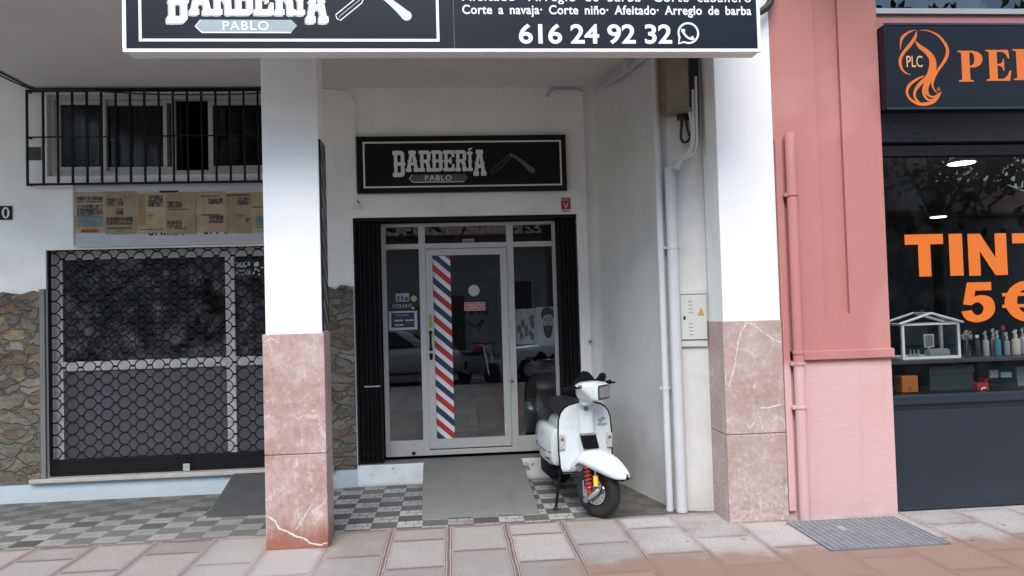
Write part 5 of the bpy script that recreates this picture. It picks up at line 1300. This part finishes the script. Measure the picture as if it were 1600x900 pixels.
part(fr, 'frame', M_wf, GH, weld=False)
rf = MB()
for y in (yb0-.01, yb1+.01): rf.tube([(x0_-.025, y, ze_+.004), (xm_, y, zr_), (x1_+.025, y, ze_+.004)], .011, 6)
rf.tube([(xm_, yb0-.01, zr_), (xm_, yb1+.01, zr_)], .008, 6); rf.tube([(x0_-.025, yb0-.01, ze_+.004), (x0_-.025, yb1+.01, ze_+.004)], .008, 6); rf.tube([(x1_+.025, yb0-.01, ze_+.004), (x1_+.025, yb1+.01, ze_+.004)], .008, 6)
part(rf, 'roof_frame', M_wf, GH)
part(MB().tube(spline([(xm_, yb0+.07, zr_), (xm_, yb0+.09, zr_+.02), (xm_, yb0+.12, zr_+.02), (xm_, yb0+.14, zr_)], 4), .004, 6), 'handle', M_chr, GH)
part(MB()._add([(x0_-.025, yb0, ze_+.006), (xm_, yb0, zr_+.002), (xm_, yb1, zr_+.002), (x0_-.025, yb1, ze_+.006)], [(0, 1, 2, 3)])._add([(x1_+.025, yb0, ze_+.006), (xm_, yb0, zr_+.002), (xm_, yb1, zr_+.002), (x1_+.025, yb1, ze_+.006)], [(0, 1, 2, 3)]), 'roof_pane', M_glass2, GH, fix=False)
part(MB().box(x0_+w, x1_-w, yb0+.004, yb0+.007, zb_+.022, ze_-.012), 'pane', M_glass2, GH)
part(MB().box(x0_+w, x1_-w, yb0+w, yb1, zb_, zb_+.006), 'base', M_wf, GH)
TW = thing('rolled_towel', 'rolled white towel lying in the glazed display house', 'towel', (x1_-.14, yq0+.09, zs_+.01))
part(MB().lathe([(.005, -.10), (.032, -.10), (.036, 0), (.032, .10), (.005, .10)], (x1_-.15, yq0+.09, zs_+.046), (1, .15, 0), 18), 'roll', M_whitevinyl, TW)
for i in range(3):
    fx = x0_+.10+i*.035
    FG = thing('figurine', ['leftmost small white flask of three in the glazed display house', 'middle small white flask of three in the glazed display house', 'small white flask nearest the towel in the display house'][i], 'flask', (fx, yq0+.05, zs_+.009), 'small white flasks in the display house')
    part(MB().lathe([(.012, 0), (.013, .03), (.006, .042), (.005, .055)], (fx, yq0+.05, zs_+.009), n=12), 'body', M_whitevinyl, FG); part(MB().lathe([(.006, 0), (.006, .012)], (fx, yq0+.05, zs_+.065), n=10), 'cap', M_whitevinyl, FG)
pf = thing('framed_picture', 'small upright picture frame inside the glazed display house', 'frame', (x1_-.15, yq0+.19, zs_+.009))
part(frame_rect(MB(), x1_-.20, x1_-.11, zs_+.085, zs_+.20, yq0+.18, yq0+.19, .012), 'border', M_wf, pf); part(MB().box(x1_-.189, x1_-.121, yq0+.183, yq0+.188, zs_+.096, zs_+.189), 'picture', M_pale, pf); part(MB().box(x1_-.165, x1_-.145, yq0+.18, yq0+.19, zs_+.009, zs_+.0845), 'stand', M_wf, pf)
# bottles
def bottle(lb, u, utop, vbase, r, body, cap, kind='spray', Y=YI, bodyh=None):
    x = W(u, vbase, Y)[0]; zt_ = W(u, utop, Y)[1]; zb2 = zs_+.002; H = zt_-zb2
    b = thing('bottle', lb, 'bottle', (x, Y, zb2), 'bottles on the shop window shelf')
    bh = H*(.66 if kind == 'spray' else .78)
    part(MB().lathe([(r*.9, 0), (r, .006), (r, bh*.86), (r*.8, bh*.95), (r*.42, bh), (r*.40, bh+.012)], (x, Y, zb2), n=20), 'body', body, b)
    if kind == 'spray':
        part(MB().lathe([(r*.5, 0), (r*.5, .02), (r*.3, .024), (r*.3, H-bh-.03), (r*.42, H-bh-.02), (r*.42, H-bh-.008)], (x, Y, zb2+bh+.008), n=14).box(x-r*.75, x+r*.2, Y-.006, Y+.006, zt_-.03, zt_-.015), 'spray_head', cap, b)
    else:
        part(MB().lathe([(r*.7, 0), (r*.7, H-bh-.014)], (x, Y, zb2+bh+.012), n=16), 'cap', cap, b)
    return b
Bc = lambda n, c, ro=.25: plain(n, c, ro, 0, var=.08, scale=12)
GL1 = Bc('frosted_grey_bottle', (.36, .37, .33)); GL2 = Bc('pink_liquid_bottle', (.50, .27, .27)); GL3 = Bc('blue_liquid_bottle', (.06, .27, .36)); GL4 = Bc('clear_liquid_bottle', (.34, .345, .335)); GL5 = Bc('cream_bottle', (.66, .58, .47)); CPw = Bc('white_cap', (.6, .6, .58)); CPm = Bc('magenta_cap', (.40, .03, .13)); DKb = Bc('dark_bottle', (.03, .03, .035)); BLw = Bc('pale_blue_cap', (.40, .55, .60))
bottle('dark bottle with pale label left of the grey spray bottle', 1527.5, 523, 556, .022, DKb, M_whitevinyl, 'cap')
bottle('frosted grey spray bottle', 1541, 517, 557, .026, GL1, GL1)
bottle('pink spray bottle standing behind the blue one', 1553, 513, 556, .022, GL2, CPw, Y=YI+.07)
bottle('blue spray bottle with pale blue head', 1559.5, 516, 557, .026, GL3, BLw)
bottle('tall dark bottle with magenta cap', 1569, 508, 555, .024, DKb, CPm, 'cap', Y=YI+.09)
bottle('clear spray bottle with white head', 1574, 519, 557, .023, GL4, CPw)
bottle('cream pump bottle with brown print', 1588, 515, 557, .034, GL5, CPw)
bottle('silver topped bottle at the edge of the window display', 1599, 512, 556, .028, GL4, M_chr, Y=YI+.05)
VA = thing('flower_vase', 'glass vase with a ball of white dried flowers beside the display house', 'vase', tuple(wp(1512, 557, YI)))
vx = wp(1512, 557, YI).x
part(MB().lathe([(.02, 0), (.022, .006), (.030, .09), (.034, .11)], (vx, YI, zs_+.002), n=18), 'vase', M_glass2, VA)
g = MB(); rr_ = random.Random(5)
cc = Vector((vx, YI, zs_+.175))
for i in range(46):
    d = Vector((rr_.gauss(0, 1), rr_.gauss(0, 1), rr_.gauss(0, 1))).normalized()*rr_.uniform(.022, .046)
    g.lathe([(.002, -.009), (.009, -.003), (.009, .003), (.002, .009)], cc+d, d, 7)
part(g, 'blossom', plain('dried_white_flower', (.52, .52, .50), .8, var=.1), VA)
part(MB().tube([(vx, YI, zs_+.01), (vx+.004, YI, zs_+.15)], .006, 6).tube([(vx-.012, YI, zs_+.01), (vx-.006, YI, zs_+.15)], .004, 6), 'stem', M_pale, VA)
# boxes under the shelf
def boxpx(name, lb, cat, u0, u1, v0, Y, dep, mat, lidm=None, lidh=.03, bev=.004, z0=.917):
    a, b = W(u0, v0, Y), W(u1, v0, Y)
    o = thing(name, lb, cat, (a[0], Y, z0)); zt_ = b[1]
    if lidm:
        part(MB().box(a[0], b[0], Y, Y+dep, z0, zt_-lidh), 'body', mat, o, bevel=bev); part(MB().box(a[0]-.006, b[0]+.006, Y-.006, Y+dep+.006, zt_-lidh+.0005, zt_), 'lid', lidm, o, bevel=bev)
    else: part(MB().box(a[0], b[0], Y, Y+dep, z0, zt_), 'body', mat, o, bevel=bev)
    return o
ob = boxpx('gift_box', 'orange box with a dark paw-like mark under the display shelf', 'box', 1409, 1434, 587, 5.90, .12, plain('orange_box', (.40, .12, .02), .5, var=.06))
g = MB(); oc = wp(1422, 609, 5.899)
g._add([(q[0], 5.8985, q[1]) for q in ellipse(oc.x, oc.z, .010, .008, 14)], [tuple(range(14))])
for k in (-.012, 0, .012): g._add([(q[0], 5.8985, q[1]) for q in ellipse(oc.x+k, oc.z+.014, .004, .006, 10)], [tuple(range(10))])
part(g, 'mark', M_darkp, ob)
boxpx('storage_crate', 'large dark green storage crate with lid under the display house', 'crate', 1452, 1520, 570, 5.93, .25, plain('dark_green_plastic', (.016, .032, .032), .5, var=.1), plain('dark_green_lid', (.022, .038, .038), .45, var=.1), .07)
rb_ = boxpx('gift_box', 'red box with a white corner mark right of the dark green crate', 'box', 1527, 1545, 598, 5.87, .10, plain('red_box', (.33, .014, .02), .4, var=.05))
g = MB(); a_ = wp(1534, 610, 5.869); wline(g, [(a_.x, a_.z-.012), (a_.x, a_.z+.018), (a_.x+.035, a_.z+.022)], .012, 5.8685); part(g, 'mark', M_whitevinyl, rb_)
boxpx('gift_box', 'orange brown box standing behind the red box', 'box', 1540, 1549, 592, 5.98, .10, plain('brown_orange_box', (.30, .08, .02), .5, var=.06))
bk = boxpx('storage_box', 'flat black box with two cards on its lid', 'box', 1549, 1590, 592, 5.93, .22, M_dk)
zz = W(1560, 592, 5.93)[1]+.0015
boxpx('card', 'grey card standing on the flat black box', 'card', 1546.5, 1559.5, 577.5, 5.99, .02, M_pale, z0=zz, bev=.001)
boxpx('card_box', 'pale blue card box standing on the flat black box', 'box', 1564, 1581, 581, 5.99, .06, plain('pale_blue_card', (.25, .38, .42), .5, var=.1), z0=zz, bev=.002)
boxpx('basin', 'pale grey basin at the right edge of the shop window', 'basin', 1588, 1625, 572, 6.02, .2, plain('grey_blue_plastic', (.20, .24, .26), .4, var=.1))
# lit ceiling lamps of the hair shop
for i, (u, v) in enumerate(((1502, 252.5), (1466, 337.5))):
    x, y = G(u, v, 2.945)
    L = thing('ceiling_light', ['lit round ceiling lamp nearest the shop window', 'lit round ceiling lamp deeper inside the hair shop'][i], 'lamp', (x, y, 2.93), 'round ceiling lamps in the hair shop')
    part(MB().lathe([(.125, 0), (.125, .018)], (x, y, 2.930), n=28), 'ring', M_whitevinyl, L); part(MB().lathe([(.11, 0), (.11, .004)], (x, y, 2.925), n=28), 'diffuser', emit('lamp_glow', (1, .97, .92), 3.0), L)
# dark fittings at the back of the room
MR = thing('salon_mirror', 'dim wall mirror with white frame at the back of the hair shop', 'mirror', (5.4, 9.8, 1.2))
part(MB().box(4.9, 5.9, 9.78, 9.80, 1.1, 2.3), 'glass', plain('mirror_glass', (.3, .32, .32), .05, 1, var=0), MR); part(frame_rect(MB(), 4.86, 5.94, 1.06, 2.34, 9.76, 9.80, .04), 'frame', M_pale, MR)

# ================================================================== ACROSS THE STREET (seen in the glass)
OB = thing('opposite_building', 'low grey building with tiled roof across the street', 'building', (0, -13.5, 0))
mb = MB()
t = NT('grey_render'); n = t.noise(.8, 6, .6); t.col(t.mix(n, (.26, .26, .25), (.42, .41, .39))); t.rough(.9)
mb.box(-22, 22, -20, -13.5, 0, 4.6); part(mb, 'wall', t.m, OB)
t = NT('clay_roof_tiles'); x, y, z = t.xyz(); st = (x*4.5).fract(); n = t.noise(3, 5, .7); t.col(t.mix(n, (.16, .085, .055), (.40, .26, .18))); t.rough(.9); t.bump((st-.5).abs()*2+n*.5, 1, .06)
part(MB().prism([(-13.1, 4.55), (-13.1, 4.65), (-16.8, 6.4), (-20.4, 4.65), (-20.4, 4.55)], 'x', -22.3, 22.3), 'roof', t.m, OB)
for x in (-9, -3.5, 2.5, 8.5):
    wv = part(frame_rect(MB(), x-.7, x+.7, 1.4, 2.9, -13.5, -13.42, .08), 'window', M_whitealu, OB); part(MB().box(x-.62, x+.62, -13.49, -13.48, 1.48, 2.82), 'pane', M_darkp, wv)
dd = part(MB().box(-.6, .5, -13.5, -13.44, .01, 2.3), 'door', plain('brown_door', (.10, .06, .04), .6), OB)
for x in (-16, -6, 5, 15): part(MB().box(x-2.4, x+2.4, -20, -13.5, 4.61, 8.5+x*.05), 'upper_block', M_white, OB) if abs(x) > 10 else None
g = MB()
for pts in ([(.5, 1.6), (.62, 2.0), (.75, 1.55), (.9, 2.05), (1.0, 1.6)], [(1.05, 1.6), (1.2, 2.0), (1.35, 1.6), (1.1, 1.8), (1.45, 1.95)], [(.6, 1.3), (.9, 1.1), (1.2, 1.35), (1.0, .95)], [(-1.6, 1.5), (-1.3, 1.9), (-1.1, 1.45), (-.9, 1.8)]):
    q = spline(pts, 5); wline(g, [(a, b) for a, b in q], .07, -13.49)
part(g, 'graffiti', M_darkp, OB)
def parked_car(x, y, heading, col, lb):
    c = thing('parked_car', lb, 'car', (x, y, -.13), 'cars parked across the street'); m = Matrix.Rotation(heading, 4, 'Z')
    paint = plain('car_paint_'+col[0], col[1], .2, .0, var=.02, Coat_Weight=.7)
    def cp_(mb, nm, mat, p=c, **k): return mb.build(nm, mat, p, xf=m, **k)
    lower = [(-1.95, 0, .55, .70, .22, 5), (-1.85, 0, .55, .80, .30, 5), (-1.2, 0, .60, .85, .36, 5), (.8, 0, .62, .86, .36, 5), (1.6, 0, .58, .82, .32, 5), (1.95, 0, .52, .70, .22, 5)]
    body = cp_(loft([(s[0], s[1], s[2], s[3], s[4], s[5]) for s in lower], 'x'), 'body', paint)
    cab = [(-1.75, 0, 1.02, .68, .12, 4), (-1.45, 0, 1.18, .70, .26, 4), (-.9, 0, 1.24, .68, .28, 4), (.1, 0, 1.24, .67, .27, 4), (.55, 0, 1.12, .68, .20, 4), (1.0, 0, .95, .70, .06, 4)]
    cp_(loft(cab, 'x'), 'cabin', paint)
    for s in (-1, 1):
        cp_(MB().prism([(-1.5, .98), (-1.35, 1.30), (-.45, 1.40), (-.42, .98)], 'y', s*.69, s*.715), 'side_window', M_darkp); cp_(MB().prism([(-.36, .98), (-.38, 1.40), (.18, 1.36), (.68, .98)], 'y', s*.69, s*.715), 'side_window', M_darkp)
        for wx in (-1.2, 1.25):
            w_ = cp_(MB().lathe([(.20, -.10), (.30, -.10), (.315, -.06), (.315, .06), (.30, .10), (.20, .10)], (wx, s*.76, .315), (0, 1, 0), 28), 'wheel', M_rub); cp_(MB().lathe([(.02, -.105), (.19, -.105), (.20, .105), (.02, .105)], (wx, s*.76, .315), (0, 1, 0), 20), 'rim', M_alu, w_)
        cp_(MB().box(1.80, 1.93, s*.45-.16, s*.45+.16, .62, .76), 'headlight', M_lens, bevel=.03)
    cp_(MB().prism([(.62, 1.30), (.64, 1.32), (1.06, 1.0), (1.04, .98)], 'y', -.60, .60), 'windscreen', M_darkp)
    return c
parked_car(-1.6, -4.1, 0, ('silver', (.5, .51, .5)), 'silver hatchback parked across the street')
parked_car(3.2, -4.2, math.pi, ('white', (.72, .72, .72)), 'white hatchback parked across the street')
# street tree across the road
def tree(x, y, h, r, seed, lb):
    tr = thing('street_tree', lb, 'tree', (x, y, 0), 'street trees across the road'); rnd = random.Random(seed)
    mb = MB(); mb.tube(spline([(0, 0, 0), (.05, .02, h*.3), (-.05, .04, h*.55)], 5), [.17-.008*i for i in range(11)], 10)
    tips = []
    for i in range(9):
        a = rnd.uniform(0, 6.28); l = rnd.uniform(.5, 1)*r; z0_ = h*rnd.uniform(.38, .55)
        e_ = (math.cos(a)*l, math.sin(a)*l, h*rnd.uniform(.6, .95)); mb.tube(spline([(-.03, .03, z0_), (e_[0]*.4, e_[1]*.4, z0_+(e_[2]-z0_)*.6), e_], 4), [.07, .065, .06, .05, .045, .035, .03, .02, .012], 6); tips.append(e_)
    mb.build('trunk', plain('bark', (.10, .08, .06), .9, var=.2, bump=.5), tr)
    g = MB()
    for k in range(3600):
        c = rnd.choice(tips); p = Vector((c[0]+rnd.gauss(0, r*.28), c[1]+rnd.gauss(0, r*.28), c[2]+rnd.gauss(0, h*.09)))
        u = Vector((rnd.gauss(0, 1), rnd.gauss(0, 1), rnd.gauss(0, 1))).normalized(); w = u.orthogonal().normalized(); l = rnd.uniform(.12, .22)
        g._add([p-u*l, p+w*l*.4, p+u*l, p-w*l*.4], [(0, 1, 2, 3)])
    g.build('crown', plain('leaf_green', (.06, .095, .035), .6, var=.3, scale=3), tr, weld=False, fix=False)
for i, (x, h) in enumerate(((-13, 9.5), (-7.5, 8.6), (-2.4, 9.2), (3.2, 8.4), (8.6, 9.4), (14, 8.8))):
    tree(x, -8.6+.3*math.sin(i*2), h, 2.7, 3+i, 'leafy street tree on the far kerb across the road')
# motorcycle in front of the portico's kerb
mo = thing('motorbike', 'black motorbike parked at the kerb behind the viewer', 'motorbike', (.6, -2.9, -.13)); mo.rotation_euler = (0, 0, R(62))
def mp(mb, nm, mat, p=mo, **k): return mb.build(nm, mat, p, **k)
for x in (-.68, .68):
    w_ = mp(MB().lathe([(.22, -.06), (.29, -.055), (.305, 0), (.29, .055), (.22, .06)], (x, 0, .305), (0, 1, 0), 30), 'wheel', M_rub); mp(MB().lathe([(.03, -.05), (.22, -.02), (.22, .02), (.03, .05)], (x, 0, .305), (0, 1, 0), 20), 'rim', M_gun, w_)
mp(loft([(-.75, 0, .80, .08, .05, 2.6), (-.3, 0, .78, .13, .06, 3), (.05, 0, .80, .12, .05, 3)], 'x'), 'seat', M_seat)
mp(loft([(-.02, 0, .86, .12, .06, 2.6), (.2, 0, .92, .17, .13, 2.6), (.42, 0, .92, .13, .10, 2.6)], 'x'), 'fuel_tank', M_red)
mp(loft([(-.3, 0, .45, .14, .16, 4), (.25, 0, .48, .15, .20, 4)], 'x'), 'engine', M_gun)
mp(MB().tube([(.68, .08, .305), (.45, .08, 1.0)], .025, 8).tube([(.68, -.08, .305), (.45, -.08, 1.0)], .025, 8), 'fork', M_chr)
mp(MB().tube([(.35, -.36, 1.08), (.42, -.2, 1.05), (.44, 0, 1.03), (.42, .2, 1.05), (.35, .36, 1.08)], .014, 8), 'handlebar', M_dk); mp(MB().lathe([(.09, 0), (.09, .1), (.03, .16)], (.56, 0, .93), (-1, 0, 0), 20), 'headlight', M_lens)
mp(MB().tube([(-.2, .15, .3), (-.75, .17, .38)], .05, 10), 'exhaust', M_chr); mp(MB().tube([(.0, -.1, .3), (.05, -.3, .0)], .015, 6), 'stand', M_dk)

# ================================================================== LIGHT
w = bpy.data.worlds.new('World'); scene.world = w; w.use_nodes = True
nt = w.node_tree; bg = nt.nodes['Background']; sky = nt.nodes.new('ShaderNodeTexSky'); sky.sky_type = 'NISHITA'; sky.sun_disc = False
EL, AZ = R(50), R(12)                                      # sun from the street side, slightly to the left
sky.sun_elevation = EL; sky.sun_rotation = math.pi+AZ; sky.air_density = 1.2; sky.dust_density = .8; sky.ozone_density = .9
nt.links.new(sky.outputs[0], bg.inputs[0]); bg.inputs[1].default_value = .15
sd = bpy.data.lights.new('sun', 'SUN'); so_ = bpy.data.objects.new('sun', sd); COL.objects.link(so_)
sd.energy = 1.3; sd.angle = R(36); sd.color = (1, .955, .885)
dvec = Vector((math.sin(AZ)*math.cos(EL), math.cos(AZ)*math.cos(EL), -math.sin(EL)))
so_.rotation_euler = dvec.to_track_quat('-Z', 'Y').to_euler()
vs_ = scene.view_settings; vs_.view_transform = 'Standard'; vs_.look = 'None'; vs_.exposure = 1.42; vs_.gamma = 1; vs_.use_curve_mapping = False
cy = scene.cycles; cy.max_bounces = 8; cy.diffuse_bounces = 5; cy.glossy_bounces = 4; cy.transparent_max_bounces = 12; cy.use_denoising = True; cy.sample_clamp_indirect = 6; cy.caustics_reflective = False; cy.caustics_refractive = False
